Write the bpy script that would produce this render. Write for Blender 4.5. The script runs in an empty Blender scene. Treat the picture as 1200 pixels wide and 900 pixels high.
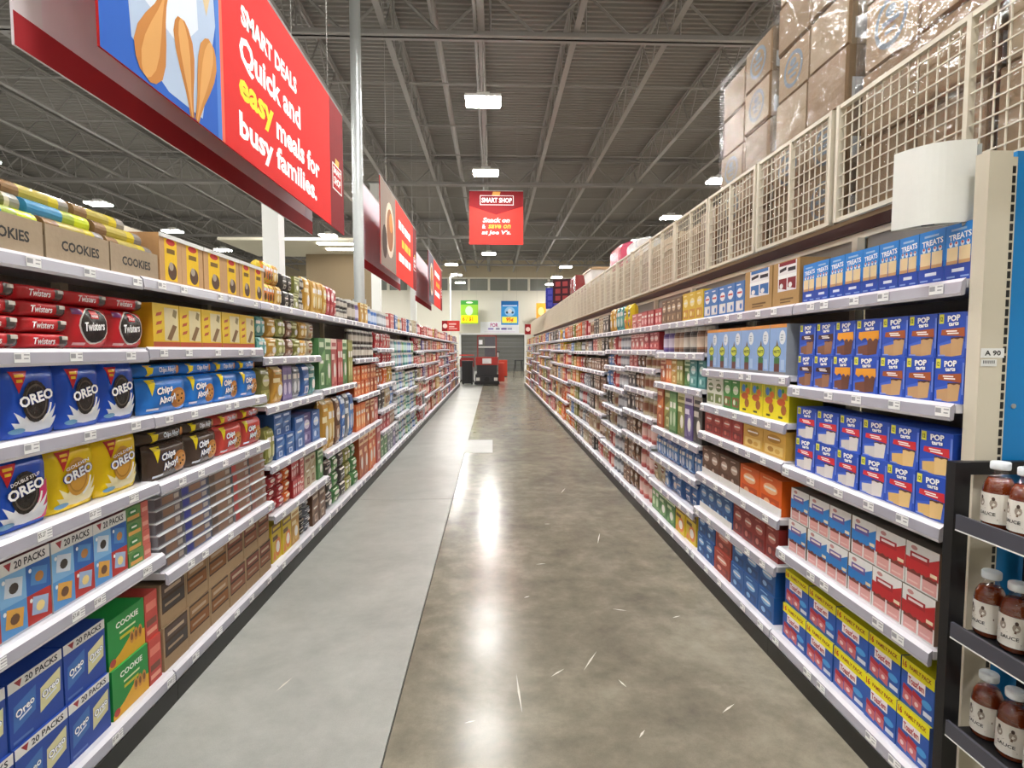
import bpy, math, random
from mathutils import Vector
random.seed(7)
R = math.radians
SC = bpy.context.scene
COL = SC.collection

# ------------------------------------------------------------------ camera, world, exposure
cam = bpy.data.cameras.new('camera'); cam.sensor_width = 36; cam.lens = 19.5; cam.clip_end = 200
cam_o = bpy.data.objects.new('camera', cam); COL.objects.link(cam_o)
cam_o.location = (0, 0, 1.6); cam_o.rotation_euler = (R(90 - 3.52), 0, R(-2.02))
SC.camera = cam_o
W = bpy.data.worlds.new('world'); SC.world = W; W.use_nodes = True
W.node_tree.nodes['Background'].inputs[0].default_value = (.9, .95, 1, 1)
W.node_tree.nodes['Background'].inputs[1].default_value = .3
vs = SC.view_settings; vs.view_transform = 'Standard'; vs.look = 'None'; vs.gamma = 1; vs.use_curve_mapping = False
vs.exposure = 0.68
LAMP = 150.0

# ------------------------------------------------------------------ helpers
def lin(h):
    h = h.lstrip('#'); o = []
    for i in (0, 2, 4):
        c = int(h[i:i+2], 16) / 255
        o.append(c / 12.92 if c <= .04045 else ((c + .055) / 1.055) ** 2.4)
    return tuple(o) + (1.0,)

def nm(name):
    m = bpy.data.materials.new(name); m.use_nodes = True
    return m, m.node_tree.nodes, m.node_tree.links, m.node_tree.nodes['Principled BSDF']

def mat(name, col, rough=.5, metal=0, spec=.5, scale=8, var=.08, bump=0, bscale=60, stretch=(1, 1, 1)):
    m, n, l, b = nm(name)
    tc = n.new('ShaderNodeTexCoord'); mp = n.new('ShaderNodeMapping'); mp.inputs['Scale'].default_value = stretch
    l.new(tc.outputs['Object'], mp.inputs[0])
    nz = n.new('ShaderNodeTexNoise'); nz.inputs['Scale'].default_value = scale; nz.inputs['Detail'].default_value = 5
    l.new(mp.outputs[0], nz.inputs['Vector'])
    mx = n.new('ShaderNodeMix'); mx.data_type = 'RGBA'
    c = lin(col)
    mx.inputs[6].default_value = tuple(x * (1 - var) for x in c[:3]) + (1,)
    mx.inputs[7].default_value = tuple(min(1, x * (1 + var)) for x in c[:3]) + (1,)
    l.new(nz.outputs[0], mx.inputs[0]); l.new(mx.outputs[2], b.inputs['Base Color'])
    b.inputs['Roughness'].default_value = rough; b.inputs['Metallic'].default_value = metal
    b.inputs['Specular IOR Level'].default_value = spec
    if bump:
        n2 = n.new('ShaderNodeTexNoise'); n2.inputs['Scale'].default_value = bscale; l.new(mp.outputs[0], n2.inputs['Vector'])
        bp = n.new('ShaderNodeBump'); bp.inputs['Strength'].default_value = bump; bp.inputs['Distance'].default_value = .01
        l.new(n2.outputs[0], bp.inputs['Height']); l.new(bp.outputs[0], b.inputs['Normal'])
    return m

def printed(name, rough, bump, bscale, coat=0):
    """Printed packaging: ink colours come from the mesh's colour layer, relief from noise."""
    m, n, l, b = nm(name)
    a = n.new('ShaderNodeVertexColor'); a.layer_name = 'Col'
    tc = n.new('ShaderNodeTexCoord'); nz = n.new('ShaderNodeTexNoise'); nz.inputs['Scale'].default_value = bscale
    nz.inputs['Detail'].default_value = 3
    l.new(tc.outputs['Object'], nz.inputs['Vector'])
    hsv = n.new('ShaderNodeHueSaturation'); mr = n.new('ShaderNodeMapRange')
    mr.inputs['To Min'].default_value = .93; mr.inputs['To Max'].default_value = 1.07
    l.new(nz.outputs[0], mr.inputs[0]); l.new(mr.outputs[0], hsv.inputs['Value']); l.new(a.outputs[0], hsv.inputs['Color'])
    l.new(hsv.outputs[0], b.inputs['Base Color'])
    b.inputs['Roughness'].default_value = rough; b.inputs['Coat Weight'].default_value = coat
    if bump:
        bp = n.new('ShaderNodeBump'); bp.inputs['Strength'].default_value = bump; bp.inputs['Distance'].default_value = .01
        l.new(nz.outputs[0], bp.inputs['Height']); l.new(bp.outputs[0], b.inputs['Normal'])
    return m

M = {}
M['carton'] = printed('printed_carton', .42, 0, 30)
M['film'] = printed('printed_film', .24, .35, 26)
M['banner'] = printed('printed_banner', .8, .1, 3)
M['banner'].node_tree.nodes['Principled BSDF'].inputs['Specular IOR Level'].default_value = .15
M['card'] = printed('corrugated_card', .8, .15, 40)
M['plastic'] = printed('moulded_plastic', .3, 0, 20)
M['paint'] = printed('painted_metal', .4, 0, 20)
M['shelf'] = mat('white_shelf_steel', 'd6d5dc', .35, 0, .5, 3, .04)
M['rail'] = mat('price_rail_plastic', 'aeacb8', .25, 0, .5, 4, .05)
M['railtop'] = mat('price_rail_edge', 'dcdae2', .3, 0, .5, 4, .04)
M['tag'] = printed('price_tag_paper', .6, 0, 20)
M['cream'] = mat('cream_painted_steel', 'd8d0bd', .45, 0, .5, 3, .05)
M['backp'] = mat('shelf_back_board', '8f8a82', .7, 0, .4, 3, .08)
M['kick'] = mat('black_kick_plate', '191817', .45, 0, .5, 6, .2)
M['black'] = mat('black_steel', '17171a', .45, 0, .5, 6, .15)
M['beam'] = mat('dark_red_beam', '3c1614', .5, 0, .5, 6, .15)
M['board'] = mat('deck_board', '8a7458', .8, 0, .4, 6, .15)
M['deck'] = mat('roof_deck_steel', '8c8883', .7, 0, .3, .6, .1)
M['joist'] = mat('joist_steel', '96928e', .6, 0, .5, 1.5, .1)
M['galv'] = mat('galvanised_pipe', 'b9bdbd', .35, .5, .5, 4, .1, stretch=(1, 1, .2))
M['white'] = mat('white_paint', 'e8e8e4', .5, 0, .5, 2, .03)
M['wall'] = mat('store_wall_paint', 'e2ddce', .8, 0, .3, .3, .04)
M['wallup'] = mat('upper_wall_paint', 'b8ab92', .8, 0, .3, .3, .05)
M['dark'] = mat('dark_roll_door', '5f5f5a', .6, 0, .4, 2, .08)
M['clere'] = mat('clerestory_glass', '8b8c84', .25, 0, .5, 1, .1)
M['cable'] = mat('cable_grey', '8a8884', .5, 0, .5, 5, .1)
M['swall'] = mat('soffit_wall_paint', '94836a', .8, 0, .3, .5, .05)
M['soffit'] = mat('soffit_paint', 'cfc8b4', .8, 0, .3, .5, .04)
M['blue'] = mat('blue_end_panel', '1c82c8', .3, 0, .5, 2, .1)
M['signw'] = mat('white_sign_plastic', 'f1f1ec', .5, 0, .4, 40, .02, .05, 120)
M['concL'] = None

def emissive(name, col, strength):
    m, n, l, b = nm(name)
    b.inputs['Base Color'].default_value = lin(col)
    b.inputs['Emission Color'].default_value = lin(col); b.inputs['Emission Strength'].default_value = strength
    return m
M['lamp'] = emissive('lamp_lens', 'fefcf7', LAMP)
M['lamp2'] = emissive('soffit_lens', 'fffaf0', 9)

def glassy(name, tint, fac, rough=.05):
    m, n, l, b = nm(name)
    out = n['Material Output']; n.remove(b)
    t = n.new('ShaderNodeBsdfTransparent'); t.inputs[0].default_value = lin(tint)
    g = n.new('ShaderNodeBsdfGlossy'); g.inputs['Roughness'].default_value = rough
    tc = n.new('ShaderNodeTexCoord'); nz = n.new('ShaderNodeTexNoise'); nz.inputs['Scale'].default_value = 6; nz.inputs['Detail'].default_value = 4
    mp = n.new('ShaderNodeMapping'); mp.inputs['Scale'].default_value = (1, 1, 3); mp.inputs['Rotation'].default_value = (.4, .5, 0)
    l.new(tc.outputs['Object'], mp.inputs[0]); l.new(mp.outputs[0], nz.inputs['Vector'])
    bp = n.new('ShaderNodeBump'); bp.inputs['Strength'].default_value = .6; bp.inputs['Distance'].default_value = .04
    l.new(nz.outputs[0], bp.inputs['Height']); l.new(bp.outputs[0], g.inputs['Normal'])
    mx = n.new('ShaderNodeMixShader'); mx.inputs[0].default_value = fac
    l.new(t.outputs[0], mx.inputs[1]); l.new(g.outputs[0], mx.inputs[2]); l.new(mx.outputs[0], out.inputs[0])
    return m
M['wrap'] = glassy('stretch_wrap_film', 'f2f4f6', .1, .14)
M['glass'] = glassy('clear_bottle_glass', 'f4f6f4', .12, .06)
M['sauce'] = mat('barbecue_sauce', '84320f', .2, 0, .6, 60, .4)

def concrete(name, a, b_, c_, r0, r1, bump=True):
    m, n, l, b = nm(name)
    g = n.new('ShaderNodeNewGeometry')
    n1 = n.new('ShaderNodeTexNoise'); n1.inputs['Scale'].default_value = 1.1; n1.inputs['Detail'].default_value = 8; n1.inputs['Roughness'].default_value = .65
    n1.inputs['Distortion'].default_value = .6
    n2 = n.new('ShaderNodeTexNoise'); n2.inputs['Scale'].default_value = 5; n2.inputs['Detail'].default_value = 8; n2.inputs['Roughness'].default_value = .7
    n3 = n.new('ShaderNodeTexNoise'); n3.inputs['Scale'].default_value = 220; n3.inputs['Detail'].default_value = 2
    for x in (n1, n2, n3): l.new(g.outputs['Position'], x.inputs['Vector'])
    cr = n.new('ShaderNodeValToRGB')
    e = cr.color_ramp.elements; e[0].position = .36; e[0].color = lin(a); e[1].position = .64; e[1].color = lin(c_)
    k = e.new(.5); k.color = lin(b_)
    ad = n.new('ShaderNodeMath'); ad.operation = 'MULTIPLY_ADD'; ad.inputs[1].default_value = .55
    md = n.new('ShaderNodeMath'); md.operation = 'MULTIPLY'; md.inputs[1].default_value = .45
    l.new(n2.outputs[0], md.inputs[0]); l.new(n1.outputs[0], ad.inputs[0]); l.new(md.outputs[0], ad.inputs[2]); l.new(ad.outputs[0], cr.inputs[0])
    mx = n.new('ShaderNodeMix'); mx.data_type = 'RGBA'; mx.blend_type = 'MULTIPLY'; mx.inputs[0].default_value = .25
    l.new(cr.outputs[0], mx.inputs[6]); l.new(n3.outputs[0], mx.inputs[7]); l.new(mx.outputs[2], b.inputs['Base Color'])
    mr = n.new('ShaderNodeMapRange'); mr.inputs['From Min'].default_value = .3; mr.inputs['From Max'].default_value = .7
    mr.inputs['To Min'].default_value = r0; mr.inputs['To Max'].default_value = r1
    l.new(n2.outputs[0], mr.inputs[0]); l.new(mr.outputs[0], b.inputs['Roughness'])
    bp = n.new('ShaderNodeBump'); bp.inputs['Strength'].default_value = .012; bp.inputs['Distance'].default_value = .01
    l.new(n2.outputs[0], bp.inputs['Height'])
    if bump: l.new(bp.outputs[0], b.inputs['Normal'])
    return m
M['concL'] = concrete('brushed_concrete', '9d9e98', 'aeafa9', 'bdbeb8', .3, .42)
M['concR'] = concrete('polished_concrete', '756f63', '908979', 'aaa392', .17, .26, False)
M['concR'].node_tree.nodes['Principled BSDF'].inputs['Specular IOR Level'].default_value = .24
M['grout'] = mat('joint_filler', '4a463f', .8)
M['scratch'] = mat('floor_scratch', 'd8d4c8', .6)

class G:
    """Collects faces with a colour and a material slot each; build() makes ONE mesh."""
    def __init__(s): s.v = []; s.f = []; s.c = []; s.m = []
    def poly(s, pts, col='ffffff', m=0):
        i = len(s.v); s.v += [tuple(p) for p in pts]; s.f.append(tuple(range(i, i + len(pts)))); s.c.append(col); s.m.append(m)
    def box(s, x0, x1, y0, y1, z0, z1, col='ffffff', m=0, front=None, top=None):
        i = len(s.v)
        s.v += [(x0,y0,z0),(x1,y0,z0),(x1,y1,z0),(x0,y1,z0),(x0,y0,z1),(x1,y0,z1),(x1,y1,z1),(x0,y1,z1)]
        for q, c in (((0,3,2,1), col), ((4,5,6,7), top or col), ((0,1,5,4), front or col), ((1,2,6,5), col), ((2,3,7,6), col), ((3,0,4,7), col)):
            s.f.append(tuple(i + k for k in q)); s.c.append(c); s.m.append(m)
    def tube(s, p, q, r, n=6, col='ffffff', m=0, r2=None, cap=True):
        p = Vector(p); q = Vector(q); d = (q - p).normalized()
        u = d.cross(Vector((0, 0, 1) if abs(d.z) < .9 else (1, 0, 0))).normalized(); w = d.cross(u); i = len(s.v)
        r2 = r if r2 is None else r2
        for c, rr in ((p, r), (q, r2)):
            for k in range(n):
                a = 2 * math.pi * k / n; s.v.append(tuple(c + (u * math.cos(a) + w * math.sin(a)) * rr))
        for k in range(n):
            s.f.append((i + k, i + (k + 1) % n, i + n + (k + 1) % n, i + n + k)); s.c.append(col); s.m.append(m)
        if cap:
            s.f.append(tuple(i + k for k in reversed(range(n)))); s.c.append(col); s.m.append(m)
            s.f.append(tuple(i + n + k for k in range(n))); s.c.append(col); s.m.append(m)
    def lathe(s, prof, n=16, cols=None, m=0, cx=0, cy=0, a0=0, a1=360):
        i = len(s.v); full = a1 - a0 >= 360; nn = n if full else n + 1
        for r, z in prof:
            for k in range(nn):
                a = R(a0 + (a1 - a0) * k / n); s.v.append((cx + r * math.cos(a), cy + r * math.sin(a), z))
        for j in range(len(prof) - 1):
            for k in range(n):
                k2 = (k + 1) % nn
                s.f.append((i + j*nn + k, i + j*nn + k2, i + (j+1)*nn + k2, i + (j+1)*nn + k))
                s.c.append(cols[j] if isinstance(cols, (list, tuple)) else (cols or 'ffffff')); s.m.append(m)
    def mesh(s, name, mats, smooth=False):
        me = bpy.data.meshes.new(name); me.from_pydata(s.v, [], s.f); me.polygons.foreach_set('material_index', s.m)
        ca = me.color_attributes.new('Col', 'FLOAT_COLOR', 'CORNER'); buf = []
        cache = {}
        for f, c in zip(s.f, s.c):
            if c not in cache: cache[c] = lin(c)
            buf += cache[c] * len(f)
        ca.data.foreach_set('color', buf)
        for k in (mats if isinstance(mats, (list, tuple)) else [mats]): me.materials.append(M[k] if isinstance(k, str) else k)
        if smooth: me.polygons.foreach_set('use_smooth', [True] * len(s.f))
        me.update(); return me

def obj(name, me, parent=None, loc=(0, 0, 0), rz=0.0, label=None, cat=None, group=None, kind=None, scale=None):
    o = bpy.data.objects.new(name, me); COL.objects.link(o); o.location = loc; o.rotation_euler = (0, 0, rz)
    if scale: o.scale = scale
    if parent: o.parent = parent
    if label: o['label'] = label
    if cat: o['category'] = cat
    if group: o['group'] = group
    if kind: o['kind'] = kind
    return o

TX = {}
def text2d(t, bold=.02, shear=0.0):
    k = (t, bold, shear)
    if k in TX: return TX[k]
    cu = bpy.data.curves.new('lettering', 'FONT'); cu.body = t; cu.size = 1; cu.resolution_u = 2; cu.offset = bold; cu.shear = shear
    o = bpy.data.objects.new('lettering', cu); COL.objects.link(o)
    dg = bpy.context.evaluated_depsgraph_get(); e = o.evaluated_get(dg); me = e.to_mesh()
    v = [(p.co.x, p.co.y) for p in me.vertices]; f = [tuple(p.vertices) for p in me.polygons]; e.to_mesh_clear()
    bpy.data.objects.remove(o); bpy.data.curves.remove(cu)
    xs = [p[0] for p in v]; ys = [p[1] for p in v]; x0, x1, y0, y1 = min(xs), max(xs), min(ys), max(ys)
    v = [((x - x0) / (x1 - x0) - .5, (y - y0) / (y1 - y0) - .5) for x, y in v]
    TX[k] = (v, f); return TX[k]

class Pack(G):
    """A package: local X = width, front at y=0 facing -Y, Z up, origin bottom front centre; print is laid on in (u,v) 0..1."""
    def __init__(s, w, h, d, col, top=None, side=None, shape='box', m=0, eps=.0005):
        super().__init__(); s.w, s.h, s.d, s.shape, s.layer, s.pm, s.eps, s.seen = w, h, d, shape, 0, m, eps, []
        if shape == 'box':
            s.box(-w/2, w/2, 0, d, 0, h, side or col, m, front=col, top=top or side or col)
        elif shape == 'pouch':
            n = 10
            for back in (0, 1):
                i = len(s.v)
                for a in range(n + 1):
                    for b in range(n + 1):
                        u, v = a / n, b / n; y = s.yf(u, v)
                        s.v.append(((u - .5) * w * (1 - .04 * math.sin(math.pi * v)), d - y if back else y, v * h))
                for a in range(n):
                    for b in range(n):
                        q = (i + a*(n+1) + b, i + (a+1)*(n+1) + b, i + (a+1)*(n+1) + b + 1, i + a*(n+1) + b + 1)
                        s.f.append(q[::-1] if back else q); s.c.append((side or col) if back else col); s.m.append(m)
    def yf(s, u, v):
        if s.shape == 'box': return 0.0
        pu = max(0, 1 - abs(2*u - 1) ** 7) ** .6
        pv = max(0, 1 - abs(2*v - 1) ** 6) ** .6 if v > .5 else .55 + .45 * (1 - abs(2*v - 1) ** 4)
        return s.d / 2 * (1 - .96 * pu * pv)
    def put(s, pts, faces, col):
        us = [p[0] for p in pts]; ws = [p[1] for p in pts]; bb = (min(us), max(us), min(ws), max(ws))
        lv = 1 + max([q[4] for q in s.seen if q[0] < bb[1] and q[1] > bb[0] and q[2] < bb[3] and q[3] > bb[2]], default=0)
        s.seen.append(bb + (lv,))
        if s.shape == 'pouch' and len(faces) == 1: pts, faces = subdiv(pts)
        i = len(s.v); e = s.eps * (lv + (1 if s.shape == 'pouch' else 0))
        for u, v in pts:
            s.v.append(((u - .5) * s.w, s.yf(min(1, max(0, u)), min(1, max(0, v))) - e, v * s.h))
        for f in faces: s.f.append(tuple(i + k for k in f)); s.c.append(col); s.m.append(s.pm)
    def rect(s, u0, v0, u1, v1, col):
        s.layer += 1; n = 4 if s.shape == 'pouch' else 1
        pts = [(u0 + (u1-u0)*a/n, v0 + (v1-v0)*b/n) for a in range(n+1) for b in range(n+1)]
        s.put(pts, [(a*(n+1)+b, (a+1)*(n+1)+b, (a+1)*(n+1)+b+1, a*(n+1)+b+1) for a in range(n) for b in range(n)], col)
    def pol(s, pts, col): s.layer += 1; s.put(pts, [tuple(range(len(pts)))], col)
    def ell(s, cu, cv, ru, rv, col, n=18):
        s.layer += 1; pts = [(cu, cv)]; fs = []
        for j in (.5, 1):
            pts += [(cu + ru*j*math.cos(2*math.pi*k/n), cv + rv*j*math.sin(2*math.pi*k/n)) for k in range(n)]
        for k in range(n):
            k2 = (k + 1) % n; fs += [(0, 1 + k, 1 + k2), (1 + k, 1 + n + k, 1 + n + k2, 1 + k2)]
        s.put(pts, fs, col)
    def ring(s, cu, cv, ru, rv, t, col, a0=0, a1=360, n=20):
        s.layer += 1; pts = []
        for k in range(n + 1):
            a = R(a0 + (a1 - a0) * k / n); c, d = math.cos(a), math.sin(a)
            pts += [(cu + ru*c, cv + rv*d), (cu + ru*(1-t)*c, cv + rv*(1-t)*d)]
        s.put(pts, [(2*k, 2*k+2, 2*k+3, 2*k+1) for k in range(n)], col)
    def text(s, t, cu, cv, wu, hv, col, bold=.02, rot=0, shear=0.0, edge=None):
        v, f = text2d(t, bold, shear); c, d = math.cos(R(rot)), math.sin(R(rot))
        def lay(v, col, g=1.0):
            s.layer += 1; pts = []
            for x, y in v:
                X, Y = x * wu * s.w * g, y * hv * s.h * g
                pts.append((cu + (X*c - Y*d) / s.w, cv + (X*d + Y*c) / s.h))
            s.put(pts, f if col is not edge else f_e, col)
        if edge:
            ve, f_e = text2d(t, bold + .045, shear); lay(ve, edge, 1.06)
        lay(v, col)
    def lines(s, u0, v0, u1, v1, n, col, fill=.45):
        for k in range(n):
            a = v0 + (v1 - v0) * k / n; s.rect(u0, a, u0 + (u1 - u0) * random.uniform(.6, 1), a + (v1 - v0) / n * fill, col)

KND = {}
def subdiv(pts, n=2):
    from mathutils.geometry import tessellate_polygon
    tris = [tuple(pts[k] for k in t) for t in tessellate_polygon([[Vector((a, b, 0)) for a, b in pts]])]
    for _ in range(n):
        o = []
        for a, b, c in tris:
            m = lambda p, q: ((p[0] + q[0]) / 2, (p[1] + q[1]) / 2)
            ab, bc, ca = m(a, b), m(b, c), m(c, a); o += [(a, ab, ca), (ab, b, bc), (ca, bc, c), (ab, bc, ca)]
        tris = o
    P = []; F = []
    for t in tris:
        x = (t[1][0]-t[0][0])*(t[2][1]-t[0][1]) - (t[1][1]-t[0][1])*(t[2][0]-t[0][0])
        t = t if x > 0 else t[::-1]; F.append((len(P), len(P)+1, len(P)+2)); P += list(t)
    return P, F
def kind(key, p, mats, name, cat, desc, smooth=None):
    me = p.mesh(name, mats)
    if p.shape == 'pouch': me.polygons.foreach_set('use_smooth', [True] * len(me.polygons))
    KND[key] = dict(g=p, mats=mats, me=me, w=p.w, h=p.h, d=p.d, name=name, cat=cat, desc=desc)

ORD = 'zeroth first second third fourth fifth sixth seventh eighth ninth tenth eleventh twelfth thirteenth fourteenth fifteenth sixteenth seventeenth eighteenth nineteenth twentieth twenty-first twenty-second twenty-third twenty-fourth twenty-fifth twenty-sixth twenty-seventh twenty-eighth twenty-ninth thirtieth'.split()
SIDE = {-1: 'cookie side', 1: 'pastry side'}
USED = {}
def uniq(label):
    USED[label] = USED.get(label, 0) + 1
    return label

def dfront(z): return 1.458 + .042 * z
def put(key, side, y, z, label, group, sx=1.0, back=0.0, tilt=0.0, d=None):
    k = KND[key]
    if k['g'].shape == 'pouch' and not tilt: tilt = random.uniform(-2.2, 2.2)
    x = side * ((dfront(z) + .022 if d is None else d) + back)
    o = obj(k['name'], k['me'], None, (x, y, z), R(90 + tilt) if side < 0 else R(-90 + tilt), uniq(label), k['cat'], group)
    if abs(sx - 1) > .004: o.scale = (sx, 1, 1)
    return o

def run(key, side, edges, z, desc=None, tiers=1, rows=1, th=None, group=None, jit=.004, d=None, z0=0.0, gap=.975):
    """A row of one product between consecutive edges (near to far), stacked in tiers, rows deep."""
    k = KND[key]; desc = desc or k['desc']; n = len(edges) - 1; th = th or k['h']
    group = group or desc
    for i in range(n):
        yc = (edges[i] + edges[i+1]) / 2; w = (edges[i+1] - edges[i]) * gap
        for t in range(tiers):
            for r in range(rows):
                L = desc
                if n > 1: L += ', ' + ORD[i + 1] + ' in its row'
                if tiers == 2: L += ', ' + ('lower', 'upper')[t] + ' tier'
                elif tiers > 2: L += ', ' + ORD[t + 1] + ' tier up'
                if r: L += ', ' + ('', 'one behind', 'two behind')[r]
                put(key, side, yc + random.uniform(-jit, jit) * .5, z + z0 + .0015 + t * (th + .0008), L, group, w / k['w'],
                    back=random.uniform(0, jit) + r * (k['d'] + .012), d=d)

def span(a, b, n): return [a + (b - a) * i / n for i in range(n + 1)]

# ------------------------------------------------------------------ the setting
X0, X1, Y0, Y1, ZD = -26.0, 18.0, -12.0, 42.0, 8.3
g = G(); g.box(X0, X1, Y0, Y1 + 3, -.2, -.012)
FLOOR = obj('floor', g.mesh('floor', 'grout'), kind='structure')
def slab(x0, x1, y0, y1, m, z=0.0):
    g = G(); w = .004; g.box(x0 + w, x1 - w, y0 + w, y1 - w, -.012, z)
    obj('concrete_slab', g.mesh('concrete_slab', m), FLOOR)
ys = [Y0, -5.9, 0.0, 5.9, 11.8, 17.7, 23.6, 29.5, 35.4, Y1 + 3]
for a, b in zip(ys, ys[1:]):
    slab(X0, -6.4, a, b, 'concL'); slab(-6.4, -.43, a, b, 'concL'); slab(-.43, 5.5, a, b, 'concR'); slab(5.5, X1, a, b, 'concR')
g = G(); g.box(-.44, 0, 8.57, 9.8, -.005, .0012); obj('repair_patch', g.mesh('repair_patch', 'concL'), FLOOR)
sc = random.Random(3)
for x, y, L, a in ((.5, 2.75, .2, 60), (.32, 2.65, .1, 40), (.62, 2.55, .07, 110), (.9, 4.6, .28, 75), (.36, 4.05, .08, 10), (.22, 3.5, .05, 30), (.78, 3.3, .09, 160), (1.1, 3.2, .06, 20),
                   (.62, 2.2, .06, 50), (1.05, 2.35, .1, 35), (.12, 2.5, .3, 92), (.8, 6.2, .25, 70), (-.1, 2.3, .05, 15), (-1.0, 2.6, .12, 70), (.5, 5.0, .06, 0)):
    g = G(); c, s_ = math.cos(R(a)), math.sin(R(a)); w = .0025
    g.poly([(-L/2*c + w*s_, -L/2*s_ - w*c, 0), (0 + w*2*s_, -w*2*c, 0), (L/2*c, L/2*s_, 0), (-w*2*s_, w*2*c, 0)])
    obj('scratch', g.mesh('scratch', 'scratch'), FLOOR, (x, y, .0018))

# corrugated roof deck; ribs run across the aisle
g = G(); p = .16; n = int((Y1 - Y0) / p)
for k in range(n):
    y = Y0 + k * p; z = ZD
    for (ya, za, yb, zb) in ((0, 0, .05, 0), (.05, 0, .075, .045), (.075, .045, .135, .045), (.135, .045, .16, 0)):
        g.poly([(X0, y + ya, z + za), (X0, y + yb, z + zb), (X1, y + yb, z + zb), (X1, y + ya, z + za)])
g.box(X0, X1, Y0, Y1, ZD + .08, ZD + .2)
CEIL = obj('ceiling', g.mesh('ceiling', 'deck'), kind='structure')
def angle(g, x, y0, y1, z, w=.05, t=.008, up=-1):
    g.box(x - w, x + w, y0, y1, z - t, z + t); g.box(x - t, x + t, y0, y1, min(z, z + up*w), max(z, z + up*w))
ZB, ZT = 7.42, 8.22
gc = G(); angle(gc, 0, 1.4, Y1 - .1, ZB, .055, .01, 1); angle(gc, 0, 1.4, Y1 - .1, ZT, .055, .01, -1)
gw = G(); y = 1.4; k = 0
while y < Y1 - .9:
    a, b = (ZB, ZT) if k % 2 == 0 else (ZT, ZB); gw.tube((0, y, a), (0, y + .65, b), .016, 4, cap=False); y += .65; k += 1
mc, mw = gc.mesh('joist_chords', 'joist'), gw.mesh('joist_web', 'joist')
for i in range(-12, 9):
    j = obj('roof_joist', mc, CEIL, (-.2 + 1.75 * i, 0, 0)); obj('joist_web', mw, j)
gc = G(); gw = G()
for z, h in ((7.3, .07), (8.12, .06)):
    gc.box(X0 + .2, X1 - .2, -.11, -.02, z - h/2, z + h/2 - .04); gc.box(X0 + .2, X1 - .2, .02, .11, z - h/2, z + h/2 - .04)
    gc.box(X0 + .2, X1 - .2, -.035, -.02, z - h/2, z + h/2 + .05); gc.box(X0 + .2, X1 - .2, .02, .035, z - h/2, z + h/2 + .05)
x = X0 + .6; k = 0
while x < X1 - 1:
    gw.tube((x, 0, 7.3), (x + .875, 0, 8.12), .03, 4, cap=False); gw.tube((x + .875, 0, 8.12), (x + 1.75, 0, 7.3), .03, 4, cap=False)
    gw.tube((x + .875, 0, 7.3), (x + .875, 0, 8.12), .022, 4, cap=False); x += 1.75
mc, mw = gc.mesh('girder_chords', 'joist'), gw.mesh('girder_web', 'joist')
for y in (1.4, 10.5, 19.6, 28.7, 37.8):
    j = obj('roof_girder', mc, CEIL, (0, y, 0)); obj('girder_web', mw, j)
g = G(); g.tube((X0 + .3, 0, 7.47), (X1 - .3, 0, 7.47), .022, 5); mb = g.mesh('bridging_rod', 'joist')
for y in (3.7, 5.9, 8.2, 12.7, 15.0, 17.2, 21.9, 24.2, 26.4, 31, 33.2, 35.5): obj('bridging_rod', mb, CEIL, (0, y, 0))
g = G(); g.tube((-.3, 1, 7.36), (-.3, Y1 - 1, 7.36), .03, 6); obj('conduit', g.mesh('conduit', 'cable'), CEIL)
g = G(); g.tube((-1.05, 1, 7.62), (-1.05, Y1 - 1, 7.62), .07, 8); obj('sprinkler_pipe', g.mesh('sprinkler_pipe', 'joist'), CEIL)
g = G(); g.tube((9.0, 1, 7.62), (9.0, Y1 - 1, 7.62), .07, 8); obj('sprinkler_pipe', g.mesh('sprinkler_pipe', 'joist'), CEIL)

# walls
g = G(); g.box(X0 - .2, X0, Y0, Y1, 0, ZD); obj('wall_left', g.mesh('wall_left', 'wallup'), kind='structure')
g = G(); g.box(X1, X1 + .2, Y0, Y1, 0, ZD); obj('wall_right', g.mesh('wall_right', 'wallup'), kind='structure')
g = G(); g.box(X0, X1, Y0 - .2, Y0, 0, ZD); obj('wall_front', g.mesh('wall_front', 'wall'), kind='structure')
g = G(); OX0, OX1, OZ = -2.36, 2.42, 2.75
g.box(X0, OX0, Y1, Y1 + .25, 0, 6.0); g.box(OX1, X1, Y1, Y1 + .25, 0, 6.0); g.box(OX0, OX1, Y1, Y1 + .25, OZ, 6.0)
WB = obj('wall_back', g.mesh('wall_back', 'wall'), kind='structure')
g = G(); g.box(X0, X1, Y1, Y1 + .25, 7.0, ZD); obj('upper_band', g.mesh('upper_band', 'wallup'), WB)
g = G(); g.box(X0, X1, Y1 + .2, Y1 + .25, 6.0, 7.0); obj('clerestory_back', g.mesh('clerestory_back', 'dark'), WB)
g = G(); g.box(X0, X1, Y1 - .06, Y1 + .2, 6.92, 7.02); g.box(X0, X1, Y1 - .06, Y1 + .2, 5.96, 6.04); obj('clerestory_rail', g.mesh('clerestory_rail', 'wall'), WB)
gp = G(); gp.box(-.66, .66, .1, .12, 6.04, 6.92); mp_ = gp.mesh('clerestory_pane', 'clere')
gm = G(); gm.box(-.09, .09, -.05, .2, 6.0, 7.0); mm_ = gm.mesh('clerestory_mullion', 'wall')
for i in range(-9, 9):
    obj('clerestory_pane', mp_, WB, (-1.0 + 1.5 * i, Y1, 0)); obj('clerestory_mullion', mm_, WB, (-1.75 + 1.5 * i, Y1, 0))
D1 = obj('door_1', None, kind='structure', loc=(0, Y1 + .22, 0))
g = G(); g.box(OX0, OX1, -.02, .02, 0, .298); ms = g.mesh('door_slat', 'dark')
for k in range(9): obj('door_slat', ms, D1, (0, .01 * (k % 2), .305 * k))
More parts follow.
